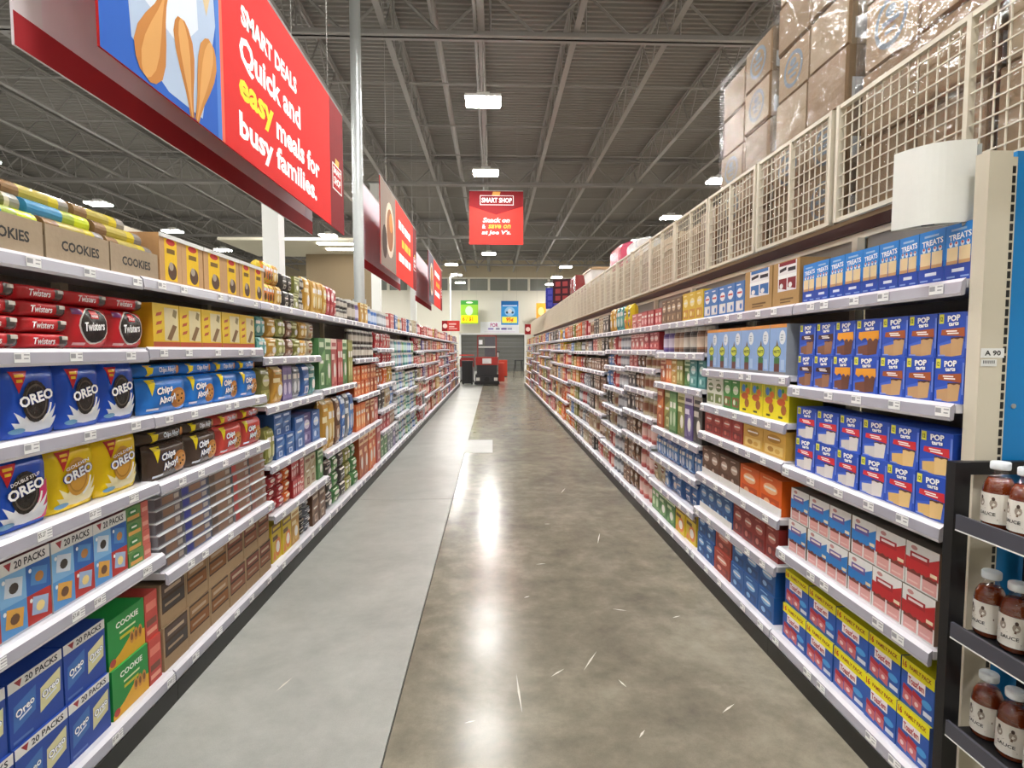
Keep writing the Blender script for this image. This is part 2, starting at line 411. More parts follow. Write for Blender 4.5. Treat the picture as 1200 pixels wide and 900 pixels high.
g = G(); g.box(OX0 - .14, OX0, Y1 - .05, Y1 + .02, 0, OZ + .12); g.box(OX1, OX1 + .14, Y1 - .05, Y1 + .02, 0, OZ + .12); g.box(OX0 - .14, OX1 + .14, Y1 - .05, Y1 + .02, OZ, OZ + .12)
obj('trim_1', g.mesh('trim_1', 'white'), kind='structure')

# columns
def column(name, x, y, w, label, z1=ZD):
    o = obj(name, None, None, (x, y, 0), label=uniq(label), cat='column', group='square roof columns')
    g = G(); g.box(-w/2, w/2, -w/2, w/2, 0, z1 - 1.04); obj('shaft', g.mesh('shaft', 'white'), o)
    g = G(); g.box(-w/2 - .05, w/2 + .05, -w/2 - .05, w/2 + .05, 0, .03); obj('base_plate', g.mesh('base_plate', 'galv'), o)
    g = G(); g.box(-w/2 - .04, w/2 + .04, -w/2 - .04, w/2 + .04, z1 - 1.04, z1 - 1.02); obj('cap_plate', g.mesh('cap_plate', 'galv'), o)
for i, y in enumerate((10.5, 19.6, 28.7)):
    column('roof_column', -4.02, y, .29, 'square white steel roof column beyond the cookie shelves, ' + ORD[i + 1] + ' of three')
o = obj('pipe_pole', None, None, (-2.0, 8.5, 0), label=uniq('round galvanised pole rising out of the cookie shelving to the roof'), cat='pole')
g = G(); g.tube((0, 0, .0), (0, 0, 7.36), .078, 16, cap=False); obj('shaft', g.mesh('shaft', 'galv', True), o)
g = G(); g.tube((0, 0, 2.3), (0, 0, 2.36), .1, 16); obj('collar', g.mesh('collar', 'galv'), o)

# dropped soffit with lamps over the far department
g = G(); g.box(-9.5, -4.75, 19.8, 23.2, 5.4, 5.5); SOF = obj('ceiling_soffit', g.mesh('ceiling_soffit', 'soffit'), kind='structure')
g = G(); g.box(-7.4, -4.75, 22.6, 22.8, 0, 5.4); obj('soffit_wall', g.mesh('soffit_wall', 'swall'), SOF)
for i, (x, y) in enumerate(((-5.6, 20.3), (-5.6, 21.4))):
    g = G(); g.box(-.62, .62, -.14, .14, 0, .03); obj('soffit_lamp', g.mesh('soffit_lamp', 'lamp2'), SOF, (x, y, 5.365))

# ------------------------------------------------------------------ ceiling lamps
gh = G(); gh.box(-.33, .33, -.22, .22, 0, .05, m=0); gh.box(-.12, .12, -.1, .1, .05, .13)
gl = G(); gl.box(-.31, .31, -.075, .075, -.03, .0)
gk = G(); gk.tube((.0, 0, .13), (.0, 0, 1.25), .008, 4); gk.tube((-.28, 0, .05), (0, 0, .5), .005, 4); gk.tube((.28, 0, .05), (0, 0, .5), .005, 4)
mh, ml, mk_ = gh.mesh('lamp_housing', 'white'), gl.mesh('lamp_lens', 'lamp'), gk.mesh('hanging_cable', 'cable')
ROWS = ((-12.4, 'far cookie-side row', [-2 + 4.05 * k for k in range(8)]), (-6.6, 'row beyond the cookie shelves', [-2 + 4.15 * k for k in range(7)]),
        (-.16, 'row above the aisle', [-6.1, -1.9, 2.2, 6.4, 10.6, 14.75, 18.9, 22.9, 26.9]), (6.2, 'row beyond the pastry shelves', [-5.6, -1.4, 2.7, 6.8, 11, 15.2, 19.4, 23.6]),
        (12.4, 'far pastry-side row', [-1.4, 2.7, 6.8, 11, 15.2, 19.4, 23.6]), (-2.2, 'far cross aisle row on the cookie side', [30.4, 34.5, 38.4]), (4.08, 'far cross aisle row on the pastry side', [31, 35.4, 39.1]),
        (-8.6, 'far cross aisle outer row', [30.4, 34.5, 38.4]))
for x, nm_, yy in ROWS:
    for i, y in enumerate(yy):
        o = obj('ceiling_lamp', None, None, (x, y, 6.2), label=uniq('white rectangular hanging lamp, ' + ORD[i + 1] + ' along the ' + nm_), cat='lamp', group='hanging ceiling lamps')
        obj('housing', mh, o); obj('hanging_cable', mk_, o)
        obj('lens', ml, o, (0, -.135, 0)); obj('lens', ml, o, (0, .135, 0))

# ------------------------------------------------------------------ shelving units
LB = [1.27 + 1.227 * i for i in range(20)]
RB = [1.755, 2.77] + [2.77 + 1.163 * i for i in range(1, 20)]
LH = {0: [.69, 1.015, 1.308, 1.60, 1.915], 1: [.59, 1.0, 1.305, 1.61, 1.92], 2: [.48, .82, 1.22, 1.55, 1.92], 3: [.68, 1.245, 1.92], 4: [.68, 1.07, 1.5, 1.92],
      5: [.5, .78, 1.12, 1.42, 1.62, 1.92], 6: [.56, .95, 1.33, 1.92], 7: [.5, .9, 1.33, 1.92]}
RH = {0: [.585, 1.012, 1.42, 1.83], 1: [.47, .72, 1.02, 1.22, 1.465, 1.83], 2: [.41, .65, .9, 1.31, 1.577, 1.83], 3: [.42, .7, .95, 1.2, 1.42, 1.6, 1.83],
      4: [.4, .66, .9, 1.14, 1.4, 1.6, 1.83]}
rg = random.Random(11)
GEN = [[.45, .8, 1.12, 1.42, 1.62], [.5, .85, 1.2, 1.5], [.42, .72, 1.02, 1.3, 1.58], [.55, .95, 1.3, 1.6]]
for i in range(8, 20): LH[i] = GEN[(i // 3) % 4] + [1.92]
for i in range(5, 20): RH[i] = GEN[((i + 1) // 3) % 4] + [1.83]
NU = 19
DB = 1.88
MC = {}
def shelf_mesh(w, dep, key):
    k = (key, round(w, 3), round(dep, 3))
    if k in MC: return MC[k]
    g = G()
    if key == 'plate': g.box(0, dep, -w/2 + .002, w/2 - .002, -.028, 0)
    elif key == 'rail':
        a, b = -w/2 + .004, w/2 - .004
        P = [(-.002, .004), (-.016, -.008), (-.02, -.044), (-.016, -.054), (-.004, -.05)]
        for j, ((x0, z0), (x1, z1)) in enumerate(zip(P, P[1:] + P[:1])): g.poly([(x0, a, z0), (x0, b, z0), (x1, b, z1), (x1, a, z1)], m=0 if j == 1 else 1)
        g.poly([(x, a, z) for x, z in P]); g.poly([(x, b, z) for x, z in reversed(P)])
    MC[k] = g.mesh('shelf_' + key, ['rail', 'railtop'] if key == 'rail' else 'shelf'); return MC[k]
def tag_mesh(side, price=None):
    k = ('tag', side, price)
    if k in MC: return MC[k]
    g = G(); s = 1; g.box(-.0012, 0, -.03, .03, -.041, -.009, 'f6f6f6')
    if price:
        v, f = text2d(price, .01); i = len(g.v)
        g.v += [(-.0016, -(x * .03 - .013), -.022 + y * .018) for x, y in v]
        for q in f: g.f.append(tuple(i + a for a in q)); g.c.append('4a4a50'); g.m.append(0)
        bars = ((.008, .03, -.016, -.012), (.008, .028, -.026, -.022), (.008, .03, -.034, -.032))
    else: bars = ((-.028, -.004, -.03, -.014), (.006, .028, -.018, -.014), (.006, .024, -.03, -.026))
    for a, b, c, d in bars: g.poly([(-.0016, -a, c), (-.0016, -b, c), (-.0016, -b, d), (-.0016, -a, d)], 'a6a6ac')
    MC[k] = g.mesh('price_tag', 'tag'); return MC[k]
def unit(side, i, y0, y1, hs):
    w = y1 - y0; yc = (y0 + y1) / 2
    o = obj('shelving_unit', None, None, (side * 1.46, yc, 0), 0 if side > 0 else math.pi,
            uniq('tall white store shelving unit, ' + ORD[i + 1] + ' along the ' + SIDE[side] + ' of the aisle'), 'shelving', 'store shelving units along the ' + SIDE[side])
    # local x: depth away from the aisle, z up
    def part(name, m, fn, par=o, key=None):
        k = (name, round(w, 3), side, key)
        if k not in MC: g = G(); fn(g); MC[k] = g.mesh(name, m)
        return obj(name, MC[k], par)
    a, b = -w/2, w/2
    part('kick_plate', 'kick', lambda g: g.box(-.02, .0, a + .001, b - .001, 0, .088))
    part('base_deck', 'shelf', lambda g: (g.box(0, .42, a + .001, b - .001, .09, .14)))
    tz = 2.2 if side < 0 else 2.165
    part('back_panel', 'backp', lambda g: g.box(DB - 1.46, DB - 1.44, a + .02, b - .02, .14, tz))
    part('upright', 'cream', lambda g: g.box(DB - 1.5, DB - 1.461, a + .001, a + .045, .141, tz))
    part('top_rail', 'cream', lambda g: g.box(DB - 1.47, DB - 1.44, a + .001, b - .001, tz, tz + .032))
    prs = {(-1, 0, .69): ['$7.68'], (-1, 0, 1.015): ['$5.27'], (-1, 0, .14): ['$7.68']}
    for z in [.14] + hs:
        dx = dfront(z) - 1.46
        if z > .2:
            sh = obj('shelf', shelf_mesh(w, DB - 1.46 - dx, 'plate'), o, (dx, 0, z))
        else: sh = o
        loc = (0, 0, 0) if z > .2 else (dx, 0, z)
        rl = obj('price_rail', shelf_mesh(w, 0, 'rail'), sh, loc)
        n = (5 if i < 4 else 4) if i < 9 else 0
        rr = random.Random(i * 31 + int(z * 1000) + side)
        for k in range(n):
            yy = a + (k + .5) * w / n + rr.uniform(-.08, .08)
            pr = prs.get((side, i, z))
            t = obj('price_tag', tag_mesh(side, pr[0] if pr else None), sh, (loc[0] - .0205, yy, loc[2]))
            t.rotation_euler = (0, R(0), 0)
for i in range(NU): unit(-1, i, LB[i], LB[i + 1], LH[i])
for i in range(NU + 1): unit(1, i, RB[i], RB[i + 1], RH[i])

# ------------------------------------------------------------------ packaging designs (one mesh per design)
def sandwich_pouch(key, base, cookie, desc, pink=False, flag='c8262c', milk='e8ecf2', edge='14307e', word=None, wc='ffffff'):
    p = Pack(.2, .245, .085, base, shape='pouch', eps=.0009)
    if pink: p.pol([(.62, .06), (.95, .06), (.95, .62), (.7, .5)], 'd02a6e')
    p.pol([(.1, .9), (.4, .9), (.22, .6)], flag); p.rect(.17, .82, .32, .86, 'f0c030'); p.rect(.19, .75, .29, .79, 'f0c030')
    p.pol([(.18, .1), (.1, .22), (.22, .2), (.13, .36), (.3, .26), (.36, .34), (.66, .34), (.72, .26), (.92, .42), (.8, .22), (.92, .26), (.8, .08), (.5, .06)], milk)
    p.ell(.5, .48, .24, .29, cookie); p.ring(.5, .48, .2, .24, .12, '5a524a' if cookie < '6' else 'b08030')
    p.ring(.5, .5, .29, .34, .12, 'f4f4f0', 290, 350)
    if word: p.text(word, .5, .66, .5, .05, 'ffffff', .02, 12)
    p.text('OREO', .5, .53, .62, .15, wc, .035, 13, edge=edge)
    p.ell(.2, .1, .13, .04, '6fa4c8')
    kind(key, p, 'film', 'cookie_pouch', 'cookies', desc)
sandwich_pouch('oreo_blue', '2353bf', '2c2824', 'tall royal blue pouch of chocolate sandwich cookies')
sandwich_pouch('oreo_pink', '2353bf', '2c2824', 'blue and pink pouch of chocolate sandwich cookies', True, word='DOUBLE STUF')
sandwich_pouch('oreo_gold', 'f0cc14', 'd09a3c', 'bright yellow pouch of golden sandwich cookies', flag='b82a20', milk='f4e9b8', word='GOLDEN')

def chip_bag(key, base, dark, desc):
    p = Pack(.3, .165, .09, base, shape='pouch', eps=.0009)
    p.pol([(.08, .95), (.26, .95), (.16, .5)], 'e8d020')
    p.ell(.72, .38, .18, .3, 'b87838'); p.ell(.74, .4, .12, .2, 'c98c48')
    for u, v in ((.7, .45), (.78, .35), (.72, .28), (.8, .48)): p.ell(u, v, .02, .035, '4a2a16', 8)
    p.text('Chips', .42, .62, .34, .26, 'ffffff', .035, 8, edge='23408c'); p.text('Ahoy!', .46, .36, .36, .26, 'ffffff', .035, 8, edge='23408c')
    p.rect(.08, .1, .3, .16, 'dfe6ee')
    kind(key, p, 'film', 'cookie_bag', 'cookies', desc)
    p = Pack(.3, .062, .2, base, shape='pouch', eps=.0009)
    p.pol([(.1, .9), (.24, .9), (.2, .1), (.14, .1)], 'e8d020'); p.text('Chips Ahoy!', .55, .5, .4, .5, 'e8eef8', .03); p.ell(.84, .5, .08, .35, 'b87838')
    kind(key + '_flat', p, 'film', 'cookie_bag', 'cookies', desc.replace('standing', 'flat'))
chip_bag('chip_blue', '2476cc', '', 'standing light blue chocolate chip cookie bag')
chip_bag('chip_brown', '4a3a30', '', 'standing dark brown chunky chip cookie bag')
chip_bag('chip_red', 'c2463c', '', 'standing red chewy chip cookie bag')

def twenty(key, base, cells, desc, w=.2, h=.25):
    p = Pack(w, h, .17, base, top=base if base != 'b9bec8' else '7e1f28', side=base)
    p.rect(0, .83, 1, 1, 'e4e2de'); p.pol([(.1, .97), (.24, .97), (.2, .86)], '9c2f38'); p.text('20 PACKS', .6, .915, .62, .1, '26262c', .025)
    if cells:
        for i, c in enumerate(cells):
            u, v = (i % 2) * .5, (i // 2) * .4 + .03
            p.rect(u, v, u + .5, v + .4, c)
            p.pol([(u + .08, v + .12), (u + .4, v + .06), (u + .44, v + .3), (u + .12, v + .36)], ('9fb6d6', 'd8a24a', '4f86c0', 'c8d2de')[(i * 3 + 1) % 4])
            p.ell(u + .26, v + .2, .09, .07, ('6b4a34', 'f0d890', '3a3430', 'b07a40')[i % 4], 10); p.ell(u + .08, v + .32, .03, .03, 'f0f0f0', 8)
    else:
        for u in (.04, .52):
            p.pol([(u + .02, .22), (u + .42, .34), (u + .44, .72), (u + .04, .6)], ('3f6fb4', 'd8d2a0')[u > .3])
            p.text('Oreo', u + .23, .5, .34, .12, 'ffffff', .03, 14, edge='14307e'); p.pol([(u + .12, .36), (u + .34, .42), (u + .34, .45), (u + .12, .39)], 'dfe6f2')
        p.rect(.05, .05, .4, .09, '5b78b8')
    kind(key, p, 'carton', 'multipack_carton', 'cookies', desc)
twenty('twenty_mix', 'b9bec8', ['5a97d2', 'b8342e', '7fb2dc', '2f62ac'], 'twenty-pack cookie carton in pale blue and red squares')
twenty('twenty_blue', '23479e', None, 'dark blue twenty-pack mini cookie carton', .22, .213)
p = Pack(.24, .2, .2, '1c8a3c', top='25a048', side='1c8a3c'); p.pol([(0, 0), (1, 0), (1, .34), (.6, .42), (.3, .22), (0, .1)], 'e0a820')
for u in (.62, .74, .86): p.ell(u, .36, .06, .14, 'c98a3a', 10); p.ell(u, .36, .035, .08, '7a4a20', 8)
p.text('COOKIE', .52, .8, .62, .12, 'f4f6ee', .03); p.rect(.3, .6, .74, .64, 'dfe7b0'); p.rect(.3, .48, .7, .54, 'c8c02c'); p.ell(.1, .12, .08, .08, 'b03a3a', 10)
kind('green_cookie', p, 'carton', 'cookie_carton', 'cookies', 'bright green cookie carton on the bottom deck')
p = Pack(.1, .2, .2, 'c4483e', top='b0382e'); p.rect(.1, .62, .9, .8, 'e08070'); p.rect(.1, .28, .9, .42, '7a4a3a'); p.rect(.1, .1, .9, .2, 'e8a088')
kind('red_cookie', p, 'carton', 'cookie_carton', 'cookies', 'narrow red cookie carton beside the green ones')
p = Pack(.11, .062, .2, '5f8a4c', top='7a9a60'); p.rect(.1, .1, .9, .35, 'd8a050'); p.ell(.45, .6, .3, .25, '2f7a3c'); p.rect(.3, .55, .65, .68, 'e8f0e0')
kind('green_small', p, 'carton', 'cookie_sleeve', 'cookies', 'small green cookie sleeve')
p = Pack(.08, .062, .2, 'cc6a5e', top='b85a50'); p.rect(.1, .3, .9, .6, 'e0a090')
kind('red_small', p, 'carton', 'cookie_sleeve', 'cookies', 'small salmon red cookie sleeve')

def clam(key, c1, c2, desc):
    p = Pack(.234, .05, .19, c1, side='8a8c92', top='a0a4aa'); p.w, p.h = .25, .056
    p.rect(.04, .12, .96, .86, c2); p.rect(.3, .2, .72, .78, '8a6650'); p.rect(.05, .2, .26, .8, c1); p.rect(.75, .3, .93, .7, 'b0a49a')
    p.box(-.122, .122, -.006, .19, .050, .0545, 'e6e8ec'); p.box(-.118, .118, -.003, .19, 0, .004, 'a8acb2')
    kind(key, p, 'plastic', 'cookie_tray', 'cookies', desc)
clam('clam_gray', '4a3f46', '6a5f66', 'clear cookie tray with grey label'); clam('clam_blue', '2a3490', '555a78', 'clear cookie tray with deep blue label')
clam('clam_brown', '5a4438', '7a6252', 'clear cookie tray with brown label'); clam('clam_red', 'b0302e', '8a5a4c', 'clear cookie tray with red label'); clam('clam_rust', '8a4a3a', '9a6a58', 'clear cookie tray with rust label')
def brown_tray(key, c1, c2, desc):
    p = Pack(.22, .2, .22, 'a08565', side='a08565', top='7a634a')
    p.rect(.05, .3, .95, 1.0, '4a382c'); p.rect(.07, .68, .93, .95, c1); p.rect(.07, .34, .93, .62, c2); p.rect(.15, .76, .8, .84, 'b8a088'); p.rect(.15, .44, .75, .5, 'a89078')
    kind(key, p, 'card', 'cookie_case', 'cookies', desc)
brown_tray('case_dark', '5a4a42', '4a4440', 'open cardboard case of dark brown cookie packs'); brown_tray('case_tan', '94704c', '8a5a34', 'open cardboard case of tan cookie packs')
brown_tray('case_red', '7c4a3c', '8c5c44', 'open cardboard case of reddish brown cookie packs')

def twist():
    p = Pack(.21, .054, .14, 'c0262c', shape='pouch', eps=.0009); p.rect(.66, .1, .94, .8, '4a4240'); p.rect(.72, .55, .9, .78, 'c8beb4'); p.text('Twisters', .36, .45, .42, .42, 'f4e8e8', .02, 0, .2)
    kind('twist_flat', p, 'film', 'cookie_packet', 'cookies', 'flat red packet of twist cookies')
    p = Pack(.22, .16, .12, 'c4262e', shape='pouch', eps=.0009)
    p.ell(.5, .52, .37, .44, 'e4ded8'); p.ell(.5, .53, .34, .41, '1f1a1a'); p.text('Twisters', .5, .52, .52, .22, 'f8f8f8', .03, 4, .15); p.rect(.4, .7, .6, .82, 'c4262e'); p.text('H-E-B', .5, .76, .16, .06, 'ffffff', .03)
    p.rect(.05, .78, .2, .92, '6a2a60'); p.rect(.06, .06, .3, .12, 'e0a0a0')
    kind('twist_stand', p, 'film', 'cookie_packet', 'cookies', 'upright red twist cookie packet with a black oval')
twist()
p = Pack(.23, .205, .16, 'e0bc28', top='b08a20', side='cfa020'); p.rect(0, 0, 1, .13, 'b04a2c'); p.rect(.42, .16, .95, .92, 'd8cba0'); p.pol([(.5, .2), (.66, .16), (.9, .5), (.74, .54)], '7a5a34')
for k in range(3): p.pol([(.1, .3 + k*.2), (.3, .34 + k*.2), (.34, .42 + k*.2), (.14, .38 + k*.2)], 'b04a2c')
p.pol([(.72, .74), (.86, .68), (.92, .86), (.78, .9)], '8a7a50')
kind('yellow_carton', p, 'carton', 'wafer_carton', 'cookies', 'yellow wafer carton with a red foot')
p = Pack(.21, .23, .16, 'c49a6c', top='d8d4cc', side='b88c5e'); p.rect(.22, .06, .78, .96, 'f0c41c'); p.ell(.5, .86, .2, .07, 'c83a34'); p.rect(.32, .62, .68, .72, '7a5a1c'); p.ell(.55, .26, .2, .18, '5a4030'); p.ell(.5, .36, .1, .09, 'b0a090')
p.box(-.106, .106, -.006, .0, .212, .232, 'e6e6e4')
kind('display_yellow', p, 'card', 'display_case', 'cookies', 'cardboard display case with bright yellow cookie panel')
p = Pack(.33, .125, .006, 'a8957c', side='a08c72'); p.box(-.165, .165, .006, .2, 0, .085, 'a08c72', top='6a5a44'); p.text('COOKIES', .52, .5, .6, .3, '3a3836', .03)
kind('cookie_case', p, 'card', 'cookie_case', 'cookies', 'long cardboard tray printed COOKIES on the top shelf')
def roll(key, bands, desc):
    g = G(); g.shape = 'box'; g.w, g.h, g.d = .3, .07, .07
    x = -.15
    for wd, c in bands:
        g.tube((x, .036, .036), (x + wd, .036, .036), .035, 16, c, cap=x < -.14 or x > .08); x += wd
    kind(key, g, 'film', 'cookie_roll', 'cookies', desc)
roll('roll_green', ((.08, '1f6a7c'), (.13, 'c0c020'), (.03, '6a6a3c'), (.02, 'd0c8b0'), (.04, '8a8a80')), 'green and yellow wrapped cookie roll')
roll('roll_blue', ((.16, '3c8cb8'), (.06, '9cb040'), (.08, 'c8d820')), 'blue wrapped cookie roll with lime end')
roll('roll_brown', ((.07, '8a6a44'), (.13, 'b0a040'), (.05, 'c8b428'), (.05, '8c8680')), 'brown and gold wrapped cookie roll')

def treat():
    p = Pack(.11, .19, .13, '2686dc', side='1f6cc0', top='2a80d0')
    p.rect(0, 0, 1, .3, '1f48ae'); p.pol([(.04, .3), (.5, .22), (.96, .3), (.96, .4), (.04, .4)], '1f48ae')
    p.text('TREATS', .52, .78, .8, .11, 'ffffff', .03, 4); p.rect(.2, .88, .75, .92, '9cc4ec')
    for u in (.28, .72): p.rect(u - .2, .32, u + .2, .6, 'ecd4a6'); p.rect(u - .2, .3, u + .2, .36, 'd0a070')
    for u in (.2, .4, .62, .82): p.ell(u, .65, .07, .05, 'e8f0fa', 8); p.ell(u, .67, .04, .025, 'c04848', 6)
    p.rect(.28, .16, .72, .22, 'e4ecfa'); p.rect(.1, .06, .4, .09, '8aa8e0'); p.rect(.6, .06, .9, .09, '8aa8e0')
    kind('treats', p, 'carton', 'treat_box', 'cereal bars', 'blue crispy treats box on the top shelf')
treat()
def tart(key, band, bandc, bread, bread2, desc, drip=None):
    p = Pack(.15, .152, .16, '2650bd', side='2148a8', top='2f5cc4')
    p.pol([(.04, .0), (.9, .0), (.96, .3), (.9, .36), (.5, .4), (.04, .3)], '3f66d0')
    p.rect(.04, .76, .2, .97, 'e8e44c'); p.text('12', .12, .86, .09, .1, '3a5a1c', .03)
    p.pol([(.12, .5), (.14, .62), (.9, .66), (.92, .46)], bandc); p.rect(.3, .57, .66, .6, 'fff4ec'); p.rect(.34, .52, .72, .55, 'fff4ec')
    p.pol([(.12, .04), (.1, .26), (.5, .32), (.52, .02)], bread); p.pol([(.5, .02), (.48, .44), (.9, .46), (.84, .06)], bread2)
    if drip:
        p.pol([(.12, .5), (.14, .66), (.92, .68), (.9, .42), (.8, .5), (.7, .4), (.6, .5), (.48, .42), (.4, .52), (.25, .42)], drip)
    else: p.pol([(.48, .44), (.9, .46), (.9, .41), (.8, .43), (.7, .4), (.58, .42), (.48, .4)], '5a3424')
    p.text('POP', .54, .87, .42, .14, 'ffffff', .045, 3, edge='1a2a7a'); p.text('tarts', .55, .745, .34, .09, 'ffffff', .045, 3, edge='1a2a7a')
    p.rect(.94, .2, 1, .9, '6a86dc'); p.rect(.06, .03, .3, .06, '8fa6e8')
    kind(key, p, 'carton', 'pastry_box', 'toaster pastries', desc)
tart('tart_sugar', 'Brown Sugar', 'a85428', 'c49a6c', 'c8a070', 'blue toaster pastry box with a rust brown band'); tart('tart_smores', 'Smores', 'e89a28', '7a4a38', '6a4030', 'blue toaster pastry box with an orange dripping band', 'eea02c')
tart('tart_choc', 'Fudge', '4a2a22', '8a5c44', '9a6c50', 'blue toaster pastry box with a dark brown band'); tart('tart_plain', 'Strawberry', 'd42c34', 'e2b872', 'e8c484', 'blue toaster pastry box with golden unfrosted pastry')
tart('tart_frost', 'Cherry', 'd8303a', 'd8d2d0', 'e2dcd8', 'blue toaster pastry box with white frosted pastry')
def pastry(key, c, c2, desc):
    p = Pack(.16, .16, .14, 'eceae8', side='8a7260', top='6a655e')
    p.pol([(.0, .36), (0, .66), (.5, .62), (1, .86), (1, .36)], c); p.rect(.14, .62, .72, .8, c2); p.rect(.2, .7, .66, .76, 'f0dede'); p.ell(.26, .9, .1, .05, 'c89090')
    for u in (.06, .54): p.rect(u, .03, u + .42, .34, 'e4a8a4'); p.pol([(u, .3), (u, .4), (u + .1, .36), (u + .2, .41), (u + .32, .36), (u + .42, .4), (u + .42, .3)], '7a3a30'); p.rect(u + .05, .1, u + .35, .14, 'f0c8c4')
    p.rect(.76, .42, .96, .5, 'f0e0c0')
    kind(key, p, 'carton', 'pastry_box', 'toaster pastries', desc)
pastry('pastry_red', 'c02a30', 'a8242c', 'white and red frosted toaster pastry box'); pastry('pastry_blue', '2f80cc', '6a5aa0', 'white and blue frosted toaster pastry box')
p = Pack(.21, .171, .155, '2756ac', side='2350a0', top='b8b414'); p.rect(0, .74, 1, 1, 'f2e616'); p.text('16', .1, .88, .13, .15, 'c03020', .035); p.text('FAMILY PACK', .58, .88, .66, .09, '9a4a18', .03)
p.pol([(.2, .5), (.74, .5), (.74, .74), (.2, .74)], 'f4eef0'); p.text("Toast'em", .47, .62, .48, .16, 'b02434', .03, edge='ffffff')
for u in (.06, .36): p.pol([(u, .12), (u + .28, .06), (u + .3, .4), (u + .02, .46)], 'c86a70'); p.pol([(u, .34), (u + .3, .28), (u + .3, .4), (u + .02, .46)], 'b02434'); p.ell(u + .14, .2, .06, .05, 'e8c8c8', 8)
p.ell(.8, .36, .15, .08, '4a9cdc'); p.rect(.7, .1, .95, .2, 'd8dce8')
kind('toastem', p, 'carton', 'pastry_box', 'toaster pastries', 'yellow and blue family pastry box')
p = Pack(.18, .27, .2, '8fb0e0', side='9aa0a8', top='c8884a'); p.rect(0, .93, 1, 1, 'e0954a'); p.rect(0, 0, 1, .06, '8a8a90'); p.rect(.3, .06, .62, .22, '6a3a34'); p.rect(.3, .22, .62, .34, '3f7a44')
p.pol([(.36, .5), (.46, .7), (.56, .5)], '7a5a2a'); p.ell(.46, .46, .25, .12, '2f5a34'); p.ell(.46, .46, .23, .105, 'd8dc50'); p.text('NUTTI', .46, .46, .36, .06, '2a4a2c', .035); p.ell(.76, .74, .18, .14, 'e6eaf0'); p.lines(.66, .68, .86, .82, 3, 'a0a8b8'); p.rect(.7, .1, .9, .3, 'b0c8e8')
kind('nutti', p, 'carton', 'bar_carton', 'snack bars', 'tall pale blue snack bar carton with a yellow round badge')
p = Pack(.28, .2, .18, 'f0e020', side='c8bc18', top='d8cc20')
for u in (.04, .52): p.pol([(u, .56), (u + .44, .56), (u + .44, .92), (u, .92)], 'b0b428'); p.ell(u + .14, .74, .08, .12, '3a7ac8', 8); p.ell(u + .32, .66, .09, .1, 'e07028', 8); p.ell(u + .2, .5, .16, .1, 'c85a28', 10); p.ell(u + .3, .3, .1, .14, 'a8642c', 10); p.ell(u + .26, .8, .05, .06, '2f8a3c', 8); p.rect(u + .1, .06, u + .26, .12, '3a3a10')
kind('kids_yellow', p, 'carton', 'bar_carton', 'snack bars', 'vivid yellow snack carton with colourful shapes')
def simple(key, c, c2, c3, w, h, d, nme, cat, desc, mat_='carton', shape='box', tray=None, bar='f0ece4', var=0):
    p = Pack(w, h, d, c, shape=shape, eps=.0006 if shape == 'box' else .0009)
    if var == 1:
        p.pol([(.0, .3), (1, .55), (1, .8), (0, .55)], c2); p.rect(.12, .82, .8, .92, c3); p.rect(.3, .08, .72, .32, c3); p.ell(.5, .2, .14, .08, c2, 10); p.rect(.2, .5, .7, .56, bar)
    elif var == 2:
        p.rect(0, .78, 1, 1, c3); p.rect(.12, .84, .88, .92, c); p.ell(.62, .34, .3, .26, c2); p.ell(.6, .34, .2, .16, bar, 12); p.rect(.08, .56, .6, .68, c3); p.pol([(.06, .06), (.4, .06), (.2, .3)], c2)
    elif var == 3:
        for q in (.04, .52): p.rect(q, .06, q + .44, .94, c2); p.rect(q + .06, .6, q + .38, .74, bar); p.ell(q + .22, .34, .15, .18, c3, 12)
    else: p.rect(.1, .08, .9, .4, c2); p.ell(.5, .64, .32, .15, c3); p.rect(.24, .62, .76, .68, bar); p.ell(.36, .24, .14, .1, c3, 10); p.ell(.66, .22, .12, .09, c, 10); p.rect(.15, .88, .6, .92, c3)
    if tray: p.box(-w/2 - .001, w/2 + .001, -.003, 0, 0, h * .22, tray)
    kind(key, p, mat_, nme, cat, desc)
S = simple
S('kid_green', '3f8a3c', '8a5a34', 'd8e8c8', .12, .19, .15, 'bar_carton', 'snack bars', 'green and white snack bar carton'); S('kid_white', 'dfe0d0', '7a8a4c', '6a7a50', .14, .19, .15, 'bar_carton', 'snack bars', 'white and olive snack bar carton')
S('bar_gold', 'd8a848', 'e8c878', 'b8842c', .22, .15, .18, 'bar_carton', 'snack bars', 'golden yellow snack bar carton'); S('bar_brick', '9a2f28', '7a2420', 'c86a5c', .15, .15, .16, 'bar_carton', 'snack bars', 'brick red snack bar carton')
S('bar_orange', 'e4641c', 'c84a14', 'f4b888', .22, .19, .16, 'bar_carton', 'snack bars', 'vivid orange snack bar carton in a white tray', tray='eceae6'); S('bar_brown', '6a4a38', '5a3c2c', 'c8b0a0', .15, .19, .16, 'bar_carton', 'snack bars', 'chocolate brown snack bar carton in tray', tray='eceae6')
S('bar_maroon', '8c2a26', '6e201e', 'c47a70', .14, .18, .16, 'bar_carton', 'snack bars', 'maroon snack bar carton above the bottom deck'); S('bar_blue', '2a5e9c', '1f4a80', '9cc0e0', .14, .18, .16, 'bar_carton', 'snack bars', 'steel blue snack bar carton in a white tray', tray='eceae6')
S('bar_navy', '1f5696', '1a4680', '8ab4dc', .17, .145, .16, 'bar_carton', 'snack bars', 'deep blue snack bar carton on the bottom deck'); S('bar_rust', 'a03c2c', '84302a', 'd89080', .26, .145, .16, 'bar_carton', 'snack bars', 'rust red snack bar carton on the bottom deck')
